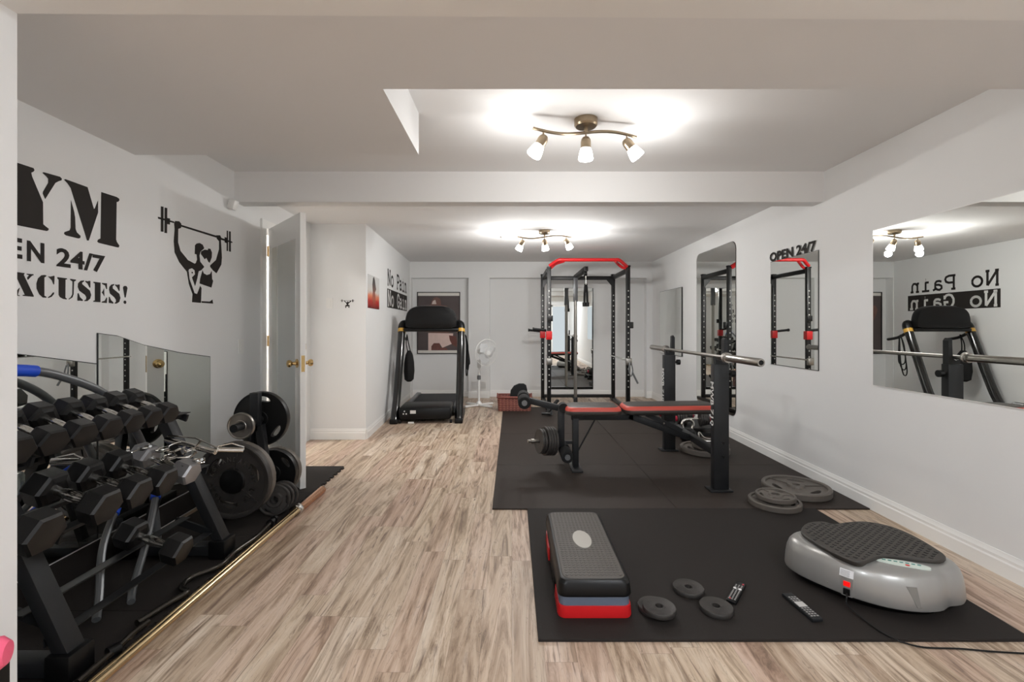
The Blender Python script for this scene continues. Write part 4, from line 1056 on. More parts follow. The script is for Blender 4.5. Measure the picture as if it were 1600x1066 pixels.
MB().lathe([(0.0, 0.094), (0.032, 0.092), (0.036, 0.083), (0.0, 0.08)], hc, ax).build('guard_badge', M_white, t)
mb = MB()
for k in range(3):
    a0 = 2*PI*k/3; rings = []
    for i in range(7):
        r = 0.03+0.135*i/6; w_ = 0.04+0.05*math.sin(PI*min(1, i/5))
        for_a = a0+0.3*i/6
        e = math.cos(for_a)*u+math.sin(for_a)*v; tq = -math.sin(for_a)*u+math.cos(for_a)*v
        rings.append([hc+e*r+tq*w_+d*(0.05), hc+e*r+tq*w_+d*0.052, hc+e*r-tq*w_+d*0.012, hc+e*r-tq*w_+d*0.010])
    mb.ring_loft(rings)
mb.build('blades', mat('fan_blade', (214, 216, 218), 0.4, var=0.03), t)
t = thing('access_panel', 'flat white access panel low on the pier behind the fan', 'access panel', PB.p(-0.60, 0.15))
MB().prism([[(-0.70, 0.135), (-0.43, 0.135), (-0.43, 0.285), (-0.70, 0.285)], [(-0.685, 0.15), (-0.445, 0.15), (-0.445, 0.27), (-0.685, 0.27)]], PB.p, (0, 0.008)).build('frame', M_white, t, smooth=None)
mb = MB()
for k in range(9): mb.box(PB.p(-0.565, 0.156+0.0135*k, 0.003), (0.24, 0.004, 0.008), Matrix.Rotation(0.5, 3, 'X'))
mb.build('louvre', M_white, t, smooth=None)

# ---------------------------------------------------------------- wicker basket
bx0, bx1, by0, by1 = -0.19, 0.26, 6.52, 6.80
t = thing('wicker_basket', 'red wicker basket at the back edge of the rubber mats', 'basket', (0.03, 6.66, H1))
M_wick = mat('red_wicker', (128, 70, 60), 0.6, var=0.45, scale=45)
mb = MB(); hgt = 0.19
def rr(z, k): return [Vector((x, y, z)) for x, y in rrect((bx0+bx1)/2, (by0+by1)/2, (bx1-bx0)+k, (by1-by0)+k, 0.03, 4)]
for i in range(12):
    z = H1+0.008+i*hgt/12
    R = rr(z, 0.02*i/12+(0.006 if i % 2 else -0.002)); mb.tube(R, 0.0085, 6, closed=True)
mb.build('woven_side', M_wick, t)
MB().tube(rr(H1+hgt+0.004, 0.03), 0.014, 8, closed=True).build('rim', M_wick, t)
mb = MB(); R0, R1 = rr(H1+0.0, 0.0), rr(H1+hgt, 0.02)
for i in range(0, len(R0), 1): mb.tube([R0[i], R1[i]], 0.006, 5)
for k in range(9):
    x = bx0+0.03+(bx1-bx0-0.06)*k/8
    for y, s in ((by0, -1), (by1, 1)): mb.tube([Vector((x, y, H1)), Vector((x, y+0.01*s, H1+hgt))], 0.0085, 5)
mb.build('stakes', mat('pale_wicker', (176, 116, 100), 0.6, var=0.3, scale=60), t)
MB().bx(bx0+0.01, bx1-0.01, by0+0.01, by1-0.01, H1+0.002, H1+0.012).build('basket_bottom', M_wick, t)
for x in (bx0-0.02, bx1+0.02):
    MB().tube(smooth_path([Vector((x, 6.60, H1+hgt)), Vector((x, 6.62, H1+hgt+0.035)), Vector((x, 6.70, H1+hgt+0.035)), Vector((x, 6.72, H1+hgt))], 4), 0.008, 6).build('handle', M_wick, t)
tag(MB().prism([[(-0.045, 0.0), (0.22, 0.0), (0.22, 0.20), (0.205, 0.245), (0.17, 0.262), (0.10, 0.262), (0.03, 0.24), (-0.02, 0.19)]], lambda a, b, dd_: Vector((a, 6.66+dd_+b*0.1, H1+0.02+b*1.33)), (-0.03, 0.03)).build('foam_pad', M_black), 'dark curved foam pad standing in the red wicker basket', 'pad')

# ---------------------------------------------------------------- power rack
RN, RFq = 6.54, 7.45
xl, xr = 0.525, 1.645
rk = thing('power_rack', 'tall black power rack with a red pull-up bar at the back of the room', 'power rack', (1.08, 7.0, H1))
pw = 0.055
posts = [(xl, RN, 2.03), (xr, RN, 2.05), (xl-0.03, RFq, 2.03), (xr-0.01, RFq, 2.03)]
M_hole = mat('post_hole', (196, 194, 190), 0.5, var=0.02)
for x, y, zt_ in posts:
    m_ = MB().bx(x-pw/2, x+pw/2, y-pw/2, y+pw/2, H1, zt_, bev=0.004).build('post', M_rack, rk)
    mb = MB()
    for k in range(17):
        z = 0.35+0.085*k
        mb.cyl((x, y-pw/2-0.0008, z), (x, y-pw/2+0.002, z), 0.0095, n=10)
    mb.build('adjustment_holes', M_hole, m_)
    MB().bx(x-pw/2-0.004, x+pw/2+0.004, y-pw/2-0.004, y+pw/2+0.004, zt_, zt_+0.022, bev=0.004).build('post_cap', M_black, rk)
for x in (xl-0.015, xr-0.005):
    MB().beam((x, RN+pw/2, 2.0), (x, RFq-pw/2, 2.0), 0.05, 0.06, 0.003).build('top_side_beam', M_rack, rk)
    MB().beam((x, RN-0.28, H1+0.026), (x, RFq+0.18, H1+0.026), 0.05, 0.05, 0.003).build('base_rail', M_rack, rk)
    MB().box((x, RN-0.29, H1+0.03), (0.07, 0.06, 0.06), bev=0.006).build('foot_cap', M_tube, rk)
MB().beam((xl, RFq, 1.99), (xr, RFq, 1.99), 0.05, 0.06, 0.003).build('rear_top_beam', M_rack, rk)
MB().beam((xl, RFq, H1+0.076), (xr, RFq, H1+0.076), 0.05, 0.05, 0.003).build('rear_base_beam', M_rack, rk)
for x, s in ((xl-0.03, 1), (xr-0.01, -1)):
    MB().prism([[(0, 0), (0.12*s, 0), (0, -0.14)]], lambda a, b, dd_: Vector((x+a, RFq-0.03+dd_, 1.965+b)), (-0.004, 0.004)).build('gusset', M_rack, rk, smooth=None)
bar = smooth_path([(xl+0.005, RN-0.02, 2.065), (xl+0.06, RN-0.05, 2.10), (xl+0.13, RN-0.10, 2.135), (xl+0.22, RN-0.10, 2.138), (1.0, RN-0.10, 2.138), (xr-0.24, RN-0.10, 2.138), (xr-0.15, RN-0.10, 2.135), (xr-0.07, RN-0.05, 2.09), (xr-0.02, RN-0.02, 2.055)], 5)
MB().tube(bar, 0.024, 14).build('pull_up_bar', M_red, rk)
MB().tube(smooth_path([(xr-0.20, RN-0.10, 2.12), (xr-0.14, RN+0.02, 2.10), (xr-0.07, RN+0.04, 2.05), (xr-0.02, RN+0.03, 2.04)], 4), 0.02, 10).build('angled_grip', M_red, rk)
MB().tube(smooth_path([(xl+0.20, RN-0.10, 2.12), (xl+0.10, RN+0.02, 2.10), (xl+0.04, RN+0.04, 2.05), (xl+0.01, RN+0.03, 2.04)], 4), 0.02, 10).build('angled_grip', M_red, rk)
# dip brackets on the left posts
for x, y in ((xl, RN), (xl-0.03, RFq)):
    b_ = MB().bx(x-0.042, x+0.042, y-0.042, y+0.042, 1.02, 1.14, bev=0.006).build('dip_bracket', M_red, rk, label='red bracket')
    MB().cyl((x-0.04, y, 1.15 if y < 7 else 1.13), (x-0.22, y-0.02, 1.17 if y < 7 else 1.15), 0.019).cyl((x-0.215, y-0.02, 1.17 if y < 7 else 1.15), (x-0.235, y-0.02, 1.17 if y < 7 else 1.15), 0.024).build('dip_handle', M_black, b_)
# safety bars and hooks
for x, s in ((xl, -1), (xr, 1)):
    MB().cyl((x-0.035*s, RN-0.06, 0.735), (x-0.035*s, RFq+0.05, 0.735), 0.011).build('safety_bar', M_chrome, rk)
    MB().bx(x-0.04, x+0.04, RN-0.075, RN-0.028, 0.66, 0.76, bev=0.008).build('safety_hook', M_steel, rk)
MB().tube(smooth_path([(xr+0.01, RN-0.08, 0.70), (xr-0.01, RN-0.10, 0.60), (xr+0.015, RN-0.10, 0.51), (xr+0.045, RN-0.09, 0.58), (xr+0.03, RN-0.08, 0.68)], 5), 0.009, 8).cyl((xr+0.04, RN-0.10, 0.56), (xr+0.11, RN-0.12, 0.41), 0.013).build('hook_strap', M_tube, rk)
MB().bx(xr+0.028, xr+0.075, RN-0.02, RN+0.03, 1.18, 1.27, bev=0.006).build('j_hook', M_rack, rk)
MB().bx(xl-0.02, xl+0.05, RN-0.07, RN-0.028, 1.28, 1.36, bev=0.006).build('j_hook', M_rack, rk)
# lat tower in the rear frame
lx, ly = 1.005, RFq-0.15
MB().cyl((lx, ly, 0.06), (lx, ly, 1.62), 0.026, n=16).build('guide_rod', M_steel, rk)
MB().bx(lx-0.03, lx+0.03, ly-0.03, ly+0.03, H1, 0.09, bev=0.004).bx(lx-0.028, lx+0.028, ly, RFq, 0.05, 0.09, bev=0.003).build('rod_base', M_rack, rk)
MB().bx(lx-0.035, lx+0.035, ly-0.025, ly+0.025, 1.60, 1.98, bev=0.004).build('tower_post', M_tube, rk)
MB().beam((lx+0.02, RFq, 2.0), (lx+0.09, RN+0.25, 2.06), 0.06, 0.07, 0.006).build('pulley_arm', M_rack, rk)
MB().cyl((lx+0.06, RN+0.27, 1.98), (lx+0.10, RN+0.27, 1.98), 0.045, n=24).build('pulley_wheel', M_black, rk)
t = thing('rope_attachment', 'black rope pull-down handle hanging from the pulley of the power rack', 'cable attachment', (lx+0.08, RN+0.2, 1.7))
MB().cyl((lx+0.08, RN+0.23, 1.95), (lx+0.08, RN+0.23, 1.82), 0.005).build('carabiner', M_chrome, t)
for s in (-1, 1):
    MB().tube([(lx+0.08+0.006*s, RN+0.23, 1.83), (lx+0.08+0.018*s, RN+0.23, 1.70), (lx+0.08+0.022*s, RN+0.23, 1.55)], 0.017, 10).build('rope', M_fabric, t)
    MB().cyl((lx+0.08+0.022*s, RN+0.23, 1.56), (lx+0.08+0.022*s, RN+0.23, 1.50), 0.027).build('rope_stop', M_black, t)
# low row foot plate by the left post
MB().beam((xl-0.06, RN-0.42, 0.06), (xl+0.10, RN-0.26, 0.20), 0.045, 0.03, 0.004).cyl((xl-0.13, RN-0.42, 0.05), (xl-0.02, RN-0.44, 0.05), 0.02).build('foot_plate', M_rack, rk)

# ---------------------------------------------------------------- weight bench
bn = thing('weight_bench', 'black and red barbell bench with leg curl arm on the rubber mats', 'weight bench', (1.1, 3.9, H1))
UX = 1.515; U0, U1 = 3.36, 4.45; CY = 3.89
for y in (U0, U1):
    MB().bx(UX-0.055, UX+0.055, y-0.03, y+0.03, H1+0.012, 0.93, bev=0.005).build('upright', M_powder, bn)
    MB().bx(UX-0.09, UX+0.075, y-0.055, y+0.055, H1, H1+0.014, bev=0.003).build('foot_plate', M_powder, bn)
    MB().prism([[(-0.035, 0.90), (0.05, 0.90), (0.05, 1.10), (0.035, 1.12), (0.022, 1.11), (0.018, 0.975), (-0.005, 0.955), (-0.03, 0.965), (-0.04, 0.985)]], lambda a, b, dd_: Vector((UX+a+0.0, y+dd_, b)), (-0.022, 0.022)).build('bar_catch', M_powder, bn, smooth=None)
    MB().cyl((UX+0.05, y, 0.86), (UX+0.075, y, 0.86), 0.01).cyl((UX+0.075, y, 0.86), (UX+0.105, y, 0.86), 0.026).build('adjustment_knob', M_black, bn)
    mb = MB()
    for z in (0.26, 0.36): mb.cyl((UX+0.01, y-0.03, z), (UX+0.01, y-0.036, z), 0.011, n=6)
    mb.build('bolts', M_black, bn)
    # vertical lettering on the face turned to the seat
    mb = MB()
    add_text(mb, 'MWB', lambda a, b, dd_: Vector((UX-0.055-dd_, y-b, 0.80-a)), 0, 0.17, -0.026, 0.026)
    mb.build('letters', M_white, bn, smooth=None, label='white MWB lettering'); mb = MB()
    add_text(mb, '710', lambda a, b, dd_: Vector((UX-0.055-dd_, y-b, 0.60-a)), 0, 0.12, -0.022, 0.022)
    mb.build('digits', M_white, bn, smooth=None, label='white 710 digits')
MB().beam((UX, U0+0.03, 0.27), (UX, U1-0.03, 0.27), 0.05, 0.05, 0.003).build('cross_brace', M_powder, bn)
MB().beam((0.98, CY, 0.455), (UX-0.02, CY, 0.27), 0.055, 0.055, 0.004).build('spine', M_powder, bn)
MB().beam((0.50, CY, 0.44), (1.02, CY, 0.44), 0.055, 0.045, 0.004).build('seat_beam', M_powder, bn)
MB().bx(0.535-0.025, 0.535+0.025, CY-0.03, CY+0.03, H1+0.01, 0.43, bev=0.004).build('front_leg', M_powder, bn)
MB().bx(0.535-0.045, 0.535+0.045, CY-0.14, CY+0.14, H1, H1+0.016, bev=0.003).build('front_foot', M_powder, bn)
MB().cyl((0.56, CY, 0.16), (0.70, CY, 0.42), 0.007).build('leg_brace', M_powder, bn)
def pad(name, x0, x1, yh, z0, tilt, pointy=0):
    def outline(k, z):
        cx = (x0+x1)/2; L_ = x1-x0
        pts = rrect(cx, CY, L_-2*k, 2*yh-2*k, min(0.07, yh-k-0.005), 6)
        return [Vector((x, y, z+tilt*(x-x0))) for x, y in pts]
    a = MB().ring_loft([outline(0.02, z0), outline(0.004, z0+0.008), outline(0.0, z0+0.024), outline(0.002, z0+0.038)]).build(name, M_vinyl, bn, smooth=50)
    MB().ring_loft([outline(0.0015, z0+0.038), outline(0.005, z0+0.054), outline(0.011, z0+0.064), outline(0.022, z0+0.069)]).build('red_side_band', M_redv, a, smooth=50, label='red vinyl band')
    MB().ring_loft([outline(0.0215, z0+0.0685), outline(0.035, z0+0.074), outline(0.07, z0+0.076)]).build('top_cover', M_vinyl, a, smooth=50)
pad('back_pad', 0.925, 1.70, 0.145, 0.478, 0.012)
pad('seat_pad', 0.44, 0.905, 0.150, 0.472, 0.0)
MB().beam((1.0, CY, 0.47), (1.60, CY, 0.482), 0.05, 0.03, 0.003).build('pad_rail', M_powder, bn)
MB().beam((1.12, CY-0.04, 0.47), (1.42, CY-0.04, 0.33), 0.006, 0.035).beam((1.12, CY+0.04, 0.47), (1.42, CY+0.04, 0.33), 0.006, 0.035).build('incline_ladder', M_powder, bn)
MB().cyl((1.26, CY-0.07, 0.40), (1.26, CY+0.07, 0.40), 0.008).build('lock_pin', M_chrome, bn)
# leg curl arm
MB().beam((0.12, CY, 0.585), (0.44, CY, 0.505), 0.045, 0.05, 0.004).build('roller_arm', M_powder, bn)
MB().bx(0.385, 0.44, CY-0.03, CY+0.03, 0.20, 0.53, bev=0.004).build('curl_lever', M_powder, bn)
MB().cyl((0.43, CY-0.045, 0.52), (0.43, CY+0.045, 0.52), 0.04, n=24).build('pivot', M_black, bn)
MB().beam((0.42, CY, 0.24), (0.45, CY, 0.14), 0.045, 0.05, 0.004).build('lower_arm', M_powder, bn)
for (x, z, r) in ((0.10, 0.59, 0.052), (0.445, 0.155, 0.05)):
    for s in (-1, 1):
        q_ = MB().lathe([(0.014, 0.03), (r, 0.03), (r, 0.19), (r-0.006, 0.20), (0.014, 0.20)], (x, CY, z), (0, s, 0), 24).build('foam_roller', M_fabric, bn)
        MB().cyl((x, CY+0.198*s, z), (x, CY+0.212*s, z), 0.022, n=20).build('end_cap', M_tube, q_)
    MB().cyl((x, CY-0.20, z), (x, CY+0.20, z), 0.011).build('roller_rod', M_chrome, bn)
MB().cyl((0.39, CY-0.03, 0.245), (0.13, CY-0.12, 0.265), 0.0125).lathe([(0.0135, -0.01), (0.019, -0.01), (0.019, 0.018), (0.0135, 0.018)], (0.17, CY-0.106, 0.262), (-1, -0.34, 0.07)).build('weight_peg', M_steel, bn)
MB().bx(0.44, 0.51, CY-0.015, CY+0.015, 0.215, 0.24).build('stop_bar', M_powder, bn)
pa = Vector((-0.26, -0.09, 0.02)).normalized(); po = Vector((0.39, CY-0.03, 0.245))
order = ['small iron plate on the leg curl peg, closest to the lever', 'small iron plate on the leg curl peg, second from the lever', 'small iron plate on the leg curl peg, third from the lever', 'small iron plate on the leg curl peg, third from its tip', 'small iron plate on the leg curl peg, next to the outermost', 'small iron plate on the leg curl peg, outermost and a little smaller']
for i in range(6):
    c = po+pa*(0.058+0.0225*i)
    plate(order[i], c, pa, 0.118 if i < 4 else 0.10, 0.020, M_iron2, 'plain', 0.0140, group='small plates on the leg curl peg')
# barbell on the catches
BXc, BZ = UX+0.001, 0.982
t = thing('barbell', 'chrome barbell resting in the catches of the weight bench', 'barbell', (BXc, 3.9, BZ))
def by(yy): return (BXc, yy, BZ)
MB().cyl(by(3.23), by(4.57), 0.0145, n=24).build('shaft', M_steel, t)
for y0, s in ((3.27, -1), (4.53, 1)):
    MB().lathe([(0.0146, 0.0), (0.034, 0.0), (0.0375, 0.004), (0.0375, 0.014), (0.030, 0.018), (0.030, 0.028), (0.0345, 0.032), (0.0345, 0.040), (0.0146, 0.040)], by(y0), (0, s, 0), 32).build('collar', M_steel, t)
    MB().lathe([(0.0146, 0.038), (0.0255, 0.038), (0.0255, 0.463), (0.0225, 0.468), (0.016, 0.468), (0.016, 0.463), (0.0, 0.463)], by(y0), (0, s, 0), 32).build('sleeve', M_steel, t)
    MB().lathe([(0.016, 0.4635), (0.010, 0.4645), (0.0, 0.4645)], by(y0), (0, s, 0), 24).build('end_plug', M_black, t)
mb = MB()
# ---------------------------------------------------------------- clutter behind the bench by the long wall
sx_, sy_ = 2.06, 5.05
t = thing('small_weight_stand', 'low black stand holding small weights behind the bench by the long wall', 'weight stand', (sx_-0.2, sy_, H1))
for y in (5.02, 5.42):
    MB().beam((1.70, y, H1+0.02), (2.28, y, H1+0.02), 0.04, 0.04, 0.003).build('foot', M_powder, t)
    for x in (1.74, 2.24): MB().bx(x-0.015, x+0.015, y-0.015, y+0.015, H1+0.04, 0.085, bev=0.003).build('leg', M_powder, t)
for x in (1.74, 2.24): MB().bx(x-0.02, x+0.02, 4.98, 5.46, 0.085, 0.10, bev=0.003).build('shelf_rail', M_powder, t)
MB().bx(1.74, 2.24, 5.0, 5.44, 0.09, 0.10).build('shelf_plate', M_powder, t, smooth=None)
M_crim = mat('crimson_plastic', (176, 36, 62), 0.4, var=0.08)
def adj_db(cx, cy, cz, dirv, label, r=0.085):
    t = thing('adjustable_dumbbell', label, 'dumbbell', (cx, cy, cz-r), 0, 'adjustable dumbbells on the small stand')
    d = Vector(dirv).normalized(); c = Vector((cx, cy, cz))
    MB().cyl(c-d*0.20, c+d*0.20, 0.012).build('handle', M_chrome, t)
    for s in (-1, 1):
        for k in range(4):
            plate_mesh(MB(), c+d*s*(0.085+0.024*k), d, r-0.006*k, 0.021, 0.0125, 'plain').build('plate_disc', M_iron2, t)
        MB().lathe([(0.0125, 0), (0.030, 0.002), (0.030, 0.016), (0.018, 0.022), (0.0125, 0.022)], c+d*s*0.168, d*s, 12).build('star_lock', M_crim, t, label='crimson star lock')
adj_db(1.90, 5.32, 0.188, (1, -0.25, 0), 'adjustable dumbbell with crimson locks on the far half of the small stand')
adj_db(2.0, 5.10, 0.182, (1, -0.1, 0), 'adjustable dumbbell with crimson locks on the near half of the small stand', 0.08)
t = thing('kettlebell', 'small black kettlebell on the rubber mat beside the small stand', 'kettlebell', (1.83, 4.80, H1))
MB().lathe([(0.05, 0), (0.075, 0.02), (0.088, 0.065), (0.075, 0.11), (0.045, 0.135), (0.0, 0.14)], (1.83, 4.80, H1)).build('bell', M_black, t)
MB().tube(smooth_path([(1.785, 4.80, H1+0.12), (1.772, 4.80, H1+0.18), (1.80, 4.80, H1+0.22), (1.86, 4.80, H1+0.22), (1.888, 4.80, H1+0.18), (1.875, 4.80, H1+0.12)], 4), 0.014, 10).build('handle', M_chrome, t)
q = Vector((1.86, 4.38, 0))
t = thing('cable_handle', 'bright chrome stirrup handle lying on the iron plates behind the bench', 'cable attachment', (q.x, q.y, 0.06))
zc_ = 0.121
MB().tube(smooth_path([(q.x-0.08, q.y, zc_), (q.x-0.07, q.y+0.03, zc_+0.07), (q.x-0.02, q.y+0.02, zc_+0.02), (q.x+0.07, q.y-0.01, zc_+0.015), (q.x+0.12, q.y-0.02, zc_+0.05)], 5), 0.007, 8).build('yoke', M_chrome, t)
MB().cyl((q.x-0.08, q.y-0.02, zc_), (q.x+0.10, q.y-0.06, zc_), 0.014).build('grip', M_chrome, t)
t = thing('cable_handle', 'chrome chain handle lying nearest the bench upright on the iron plates', 'cable attachment', (q.x+0.03, q.y-0.12, 0.106))
for k in range(5):
    MB().tube([Vector((q.x-0.02+0.030*k+0.016*math.cos(a), q.y-0.09-0.012*k+0.009*math.sin(a), 0.1105+(0.006*math.sin(a) if k % 2 else 0))) for a in [2*PI*i/12 for i in range(12)]], 0.0032, 6, closed=True).build('chain_link', M_chrome, t)

# ---------------------------------------------------------------- aerobic step
st_ = thing('aerobic_step', 'aerobic step with grey top, blue-grey riser and red base on the exercise mat', 'aerobic step', (0.33, 2.22, H2))
x0, x1, y0, y1 = 0.185, 0.495, 1.875, 2.60
def orr(k, z, dx=0): return [Vector((x, y, z)) for x, y in rrect((x0+x1)/2+dx, (y0+y1)/2, (x1-x0)-2*k, (y1-y0)-2*k, 0.035, 6)]
def end_block(y0_, y1_, k, z): return [Vector((x, y, z)) for x, y in rrect((x0+x1)/2, (y0_+y1_)/2, (x1-x0)-2*k, (y1_-y0_)-2*k+0.0, 0.03, 6)]
for ya, yb in ((y0, y0+0.19), (y1-0.19, y1)):
    MB().ring_loft([end_block(ya, yb, 0.004, H2), end_block(ya, yb, 0.002, H2+0.006), end_block(ya, yb, 0.005, H2+0.048)]).build('base_riser', M_red, st_, label='red base riser')
    MB().ring_loft([end_block(ya, yb, 0.009, H2+0.048), end_block(ya, yb, 0.011, H2+0.088)]).build('middle_riser', mat('slate_plastic', (88, 98, 114), 0.4, var=0.04), st_, label='blue-grey riser')
for x in (x0+0.012, x1-0.012): MB().bx(x-0.008, x+0.008, y0+0.19, y1-0.19, H2+0.012, H2+0.10, bev=0.003).build('side_skirt', M_black, st_)
MB().ring_loft([orr(0.004, H2+0.086), orr(0.002, H2+0.094), orr(0.007, H2+0.135), orr(0.016, H2+0.148), orr(0.022, H2+0.150)]).build('platform', M_black, st_)
M_studs = mat('grey_studded_rubber', (84, 80, 76), 0.6, var=0.1, scale=120)
top = MB().ring_loft([orr(0.024, H2+0.149), orr(0.027, H2+0.153), orr(0.034, H2+0.155)])
top.build('top_surface', M_studs, st_)
mb = MB()
for i in range(13):
    for j in range(33):
        x = x0+0.045+i*(x1-x0-0.09)/12; y = y0+0.045+j*(y1-y0-0.09)/32
        if ((x-0.34)/0.05)**2+((y-2.24)/0.10)**2 < 1: continue
        mb.box((x, y, H2+0.1555), (0.010, 0.010, 0.0022), Matrix.Rotation(0.78, 3, 'Z'))
s_ = mb.build('grip_studs', M_studs, st_, smooth=None); s_['kind'] = 'stuff'
MB().prism([circ(0.34, 2.24, 0.044, 32, 0.092)], lambda a, b, dd_: Vector((a, b, H2+dd_)), (0.154, 0.158)).build('oval_badge', mat('badge', (170, 166, 158), 0.5, var=0.03), st_, label='pale oval badge')
for x, s in ((x0, -1), (x1, 1)):
    MB().bx(x-0.004, x+0.004, 2.30, 2.40, H2+0.02, H2+0.085, bev=0.003).build('riser_lock', M_red if s < 0 else M_black, st_)

# ---------------------------------------------------------------- remotes
def remote(name, label, pa_, pb_, w, h, m, big):
    A = floor_at(*pa_, H2+h); B = floor_at(*pb_, H2+h)
    L_ = (B-A).length; c = (A+B)/2; a = math.atan2(B.y-A.y, B.x-A.x)
    t = thing(name, label, 'remote control', (c.x, c.y, H2), a)
    G = wmat(t); R3 = G.to_3x3()
    MB().box(G @ Vector((0, 0, h/2)), (L_, w, h), R3, bev=0.004).build('case', m, t)
    cols_ = 3
    n = int((L_-0.03)/0.013)
    mw, mg = MB(), MB(); mp = MB()
    for i in range(n):
        for j in range(cols_):
            p = G @ Vector((-L_/2+0.018+i*0.013, (j-1)*w*0.28, h+0.0008))
            if big and 5 <= i <= 7: continue
            mg.box(p, (0.006, 0.008 if big else 0.006, 0.002), R3)
    mg.build('buttons', mat('remote_button', (150, 148, 146), 0.5, var=0.1), t, smooth=None)
    if big:
        mw.box(G @ Vector((-L_/2+0.018+6*0.013, 0, h+0.001)), (0.034, w*0.8, 0.003), R3, bev=0.001); mw.build('navigation_pad', mat('remote_pad', (190, 188, 186), 0.4, var=0.03), t)
    else:
        for s in (-1, 1):
            mw.cyl(G @ Vector((L_*0.12, s*w*0.25, h)), G @ Vector((L_*0.12, s*w*0.25, h+0.003)), 0.0065)
        mw.build('round_buttons', M_white, t)
        mp.box(G @ Vector((L_*0.40, -w*0.3, h+0.001)), (0.007, 0.007, 0.003), R3).box(G @ Vector((-L_*0.40, w*0.2, h+0.001)), (0.006, 0.006, 0.003), R3).build('red_buttons', mat('remote_red', (200, 70, 80), 0.4, var=0.05), t)
    return t
remote('remote_control', 'short black remote control with two round white buttons on the exercise mat', (1142, 939), (1158, 910), 0.042, 0.014, M_black, False)
remote('remote_control', 'long dark grey remote control with a pale pad beside the vibration platform', (1278, 967), (1229, 926), 0.046, 0.016, M_powder, True)

# ---------------------------------------------------------------- vibration platform
vb = thing('vibration_platform', 'silver oval vibration platform with a black grooved tread on the mat', 'vibration platform', (1.64, 2.14, H2))
C0 = Vector((1.64, 2.11)); an = math.radians(-24)
def vo(k, z, sq=1.0, dz=0.0):
    out = []
    for i in range(72):
        a = 2*PI*i/72
        r = 1+0.035*math.cos(4*a)-0.02*math.cos(3*a)+0.03*math.cos(2*a)*0
        n_ = 0.06*math.exp(-((a-math.radians(322))/0.16)**2)      # the notch beside the console
        x = (0.322-k)*math.cos(a)*r*(1-n_); y = (0.237-k)*math.sin(a)*r*(1-n_)
        out.append(Vector((C0.x+x*math.cos(an)-y*math.sin(an), C0.y+x*math.sin(an)+y*math.cos(an), H2+z*1.12+dz*math.cos(a))))
    return out
MB().ring_loft([vo(0.05, 0.0), vo(0.035, 0.02), vo(0.03, 0.045)]).build('underbase', M_black, vb, smooth=60)
MB().ring_loft([vo(0.02, 0.030), vo(0.003, 0.033), vo(0.0, 0.042), vo(0.003, 0.08), vo(0.009, 0.115), vo(0.018, 0.138), vo(0.030, 0.151), vo(0.045, 0.158), vo(0.07, 0.162)]).build('silver_shell', M_silver, vb, smooth=60)
tz = H2+0.198
tp = [(1252,826),(1262,817),(1285,815),(1302,819),(1325,816),(1350,815),(1378,819),(1405,827),(1435,841),(1462,857),(1478,869),(1470,876),(1440,874),(1400,869),(1372,870),(1352,877),(1335,877),(1312,868),(1290,857),(1268,844),(1254,834)]
tw = smooth_path([floor_at(x, y, tz) for x, y in tp], 3, closed=True)
cc = sum(tw, Vector())/len(tw)
def sc_(k, z): return [Vector((cc.x+(p.x-cc.x)*k, cc.y+(p.y-cc.y)*k, z)) for p in tw]
MB().ring_loft([sc_(0.93, H2+0.170), sc_(0.94, H2+0.182), sc_(0.99, H2+0.184), sc_(1.0, H2+0.188), sc_(1.0, H2+0.195), sc_(0.985, H2+0.199)]).build('tread', M_vinyl, vb, smooth=40)
mb = MB(); random.seed(3)
from mathutils.geometry import intersect_point_line
def inside(x, y, poly):
    c = False; n = len(poly); j = n-1
    for i in range(n):
        if ((poly[i].y > y) != (poly[j].y > y)) and (x < (poly[j].x-poly[i].x)*(y-poly[i].y)/(poly[j].y-poly[i].y)+poly[i].x): c = not c
        j = i
    return c
tin = sc_(0.93, 0)
for i in range(26):
    for j in range(20):
        lx_ = -0.35+0.028*i+(0.014 if j % 2 else 0); ly_ = -0.24+0.025*j
        x = cc.x+lx_*math.cos(an)-ly_*math.sin(an); y = cc.y+lx_*math.sin(an)+ly_*math.cos(an)
        if inside(x, y, tin): mb.box((x, y, H2+0.1995), (0.014, 0.009, 0.0016), Matrix.Rotation(an+(0.8 if (i+j) % 2 else -0.8), 3, 'Z'))
s_ = mb.build('tread_ribs', M_black, vb, smooth=None); s_['kind'] = 'stuff'
# side panel: switch, socket, label on the shell, laid on its surface
def shell_pt(px, py, z, out=0.0):
    """point of the shell at height z seen around photo column px"""
    ring_ = vo(0.004-out, (z-H2)/1.12); best = None
    for i, p in enumerate(ring_):
        if p.y > C0.y+0.05: continue
        x = 800+p.x/p.y*F
        if best is None or abs(x-px) < best[0]: best = (abs(x-px), i, p)
    i = best[1]; a_, b_ = ring_[i-1], ring_[(i+1) % 72]; tt = (b_-a_).normalized()
    if tt.x < 0: tt = -tt
    # refine along the tangent
    p = best[2]
    return p, tt, Vector((tt.y, -tt.x, 0))
p, tt, nn = shell_pt(1328, 0, H2+0.085, 0.0)
def sp(a, b, d): return Vector((p.x, p.y, 0))+tt*a+Vector((0, 0, H2+b))+nn*(d-0.0)
MB().prism([rrect(0, 0.072, 0.042, 0.074, 0.004)], sp, (-0.01, 0.0045)).build('socket_panel', M_silver, vb)
MB().prism([rrect(0, 0.088, 0.024, 0.020, 0.002)], sp, (0.0, 0.0085)).build('power_switch', mat('lit_red_switch', (190, 16, 18), 0.3, var=0.03, emit=0.35, ecol=(255, 20, 16)), vb, label='lit red switch')
MB().prism([rrect(0, 0.055, 0.024, 0.026, 0.002)], sp, (0.0, 0.012)).build('plug', M_black, vb)
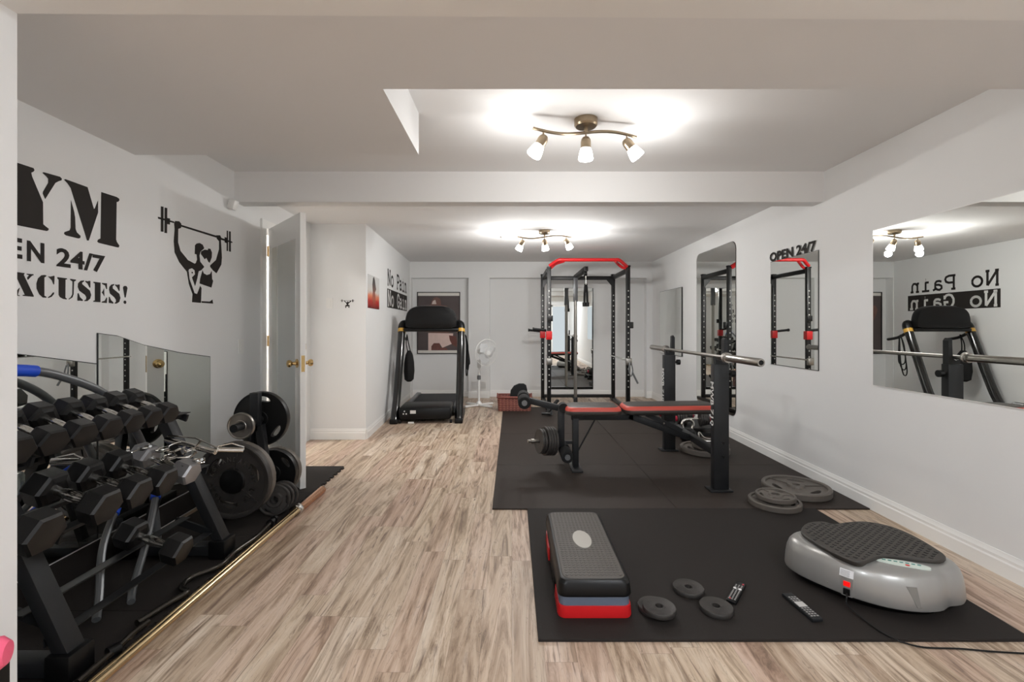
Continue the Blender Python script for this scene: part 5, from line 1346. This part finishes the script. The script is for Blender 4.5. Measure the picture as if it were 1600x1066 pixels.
mb = MB(); mb.prism([[(-0.028, 0.115), (0.022, 0.115), (0.022, 0.143), (-0.028, 0.143)]], lambda a, b, d: sp(a, b, d-(b-0.115)*0.35), (-0.004, 0.003)); lbp = mb.build('rating_label', mat('label_paper', (226, 226, 228), 0.4, var=0.02), vb, smooth=None)
mb = MB()
for k in range(6): mb.prism([[(-0.025, 0.118+0.004*k), (0.008+0.002*(k % 2), 0.118+0.004*k), (0.008, 0.1193+0.004*k), (-0.025, 0.1193+0.004*k)]], lambda a, b, d: sp(a, b, d-(b-0.115)*0.35), (0.003, 0.0034))
mb.build('label_print', M_tube, lbp, smooth=None)
# control panel with buttons on the sloping top between tread and rim
cpn = floor_at(1410, 881, H2+0.185); 
tc_ = Vector((math.cos(an), math.sin(an), 0)); nc_ = Vector((-math.sin(an), math.cos(an), 0))
pc = Vector((cpn.x, cpn.y, 0))
def cp(a, b, d): return pc+tc_*a+nc_*b+Vector((0, 0, H2+0.182+d+b*0.18))
MB().prism([circ(0, 0.0, 0.095, 32, 0.020)], cp, (-0.004, 0.004)).build('control_panel', mat('panel_green', (196, 206, 198), 0.35, var=0.03), vb)
mb = MB()
for k in range(7): mb.prism([rrect(-0.062+0.02*k, 0.006, 0.013, 0.006, 0.002)], cp, (0.004, 0.0052))
mb.build('panel_keys', mat('teal_print', (70, 130, 122), 0.4, var=0.1), vb)
MB().prism([circ(0.015, -0.008, 0.008, 14, 0.0045)], cp, (0.004, 0.0055)).build('start_key', M_red, vb, label='red key')
p2, t2, n2 = shell_pt(1432, 0, H2+0.085)
def s2(a, b, d): return Vector((p2.x, p2.y, 0))+t2*a+Vector((0, 0, H2+b))+n2*d
MB().prism([[(-0.022, 0.132), (0.016, 0.132), (0.026, 0.055), (0.012, 0.055)]], lambda a, b, d: s2(a, b, d-max(0, b-0.09)*0.25), (-0.015, 0.006)).build('grip_recess', mat('recess_grey', (120, 118, 114), 0.4, var=0.05), vb)
p3, t3, n3 = shell_pt(1298, 0, H2+0.06)
MB().sphere(Vector((p3.x, p3.y, H2+0.062)), 0.004, n=10).build('screw', M_chrome, vb)
c0 = sp(0.003, 0.052, 0.014)
pc_ = [c0, c0+nn*0.02+Vector((0.005, 0, -0.008)), c0+nn*0.05+Vector((0.02, 0, -0.035))]
pc_ += [floor_at(1368, 982, H2+0.004), floor_at(1400, 1000, H2+0.006), floor_at(1412, 1004.5, 0.012), floor_at(1445, 1012, 0.004), floor_at(1500, 1014, 0.004), floor_at(1560, 1019, 0.004), floor_at(1640, 1022, 0.004), floor_at(1760, 1018, 0.004)]
MB().tube(smooth_path(pc_, 6), 0.0032, 8).build('power_cord', M_black, vb, label='thin black power cord')
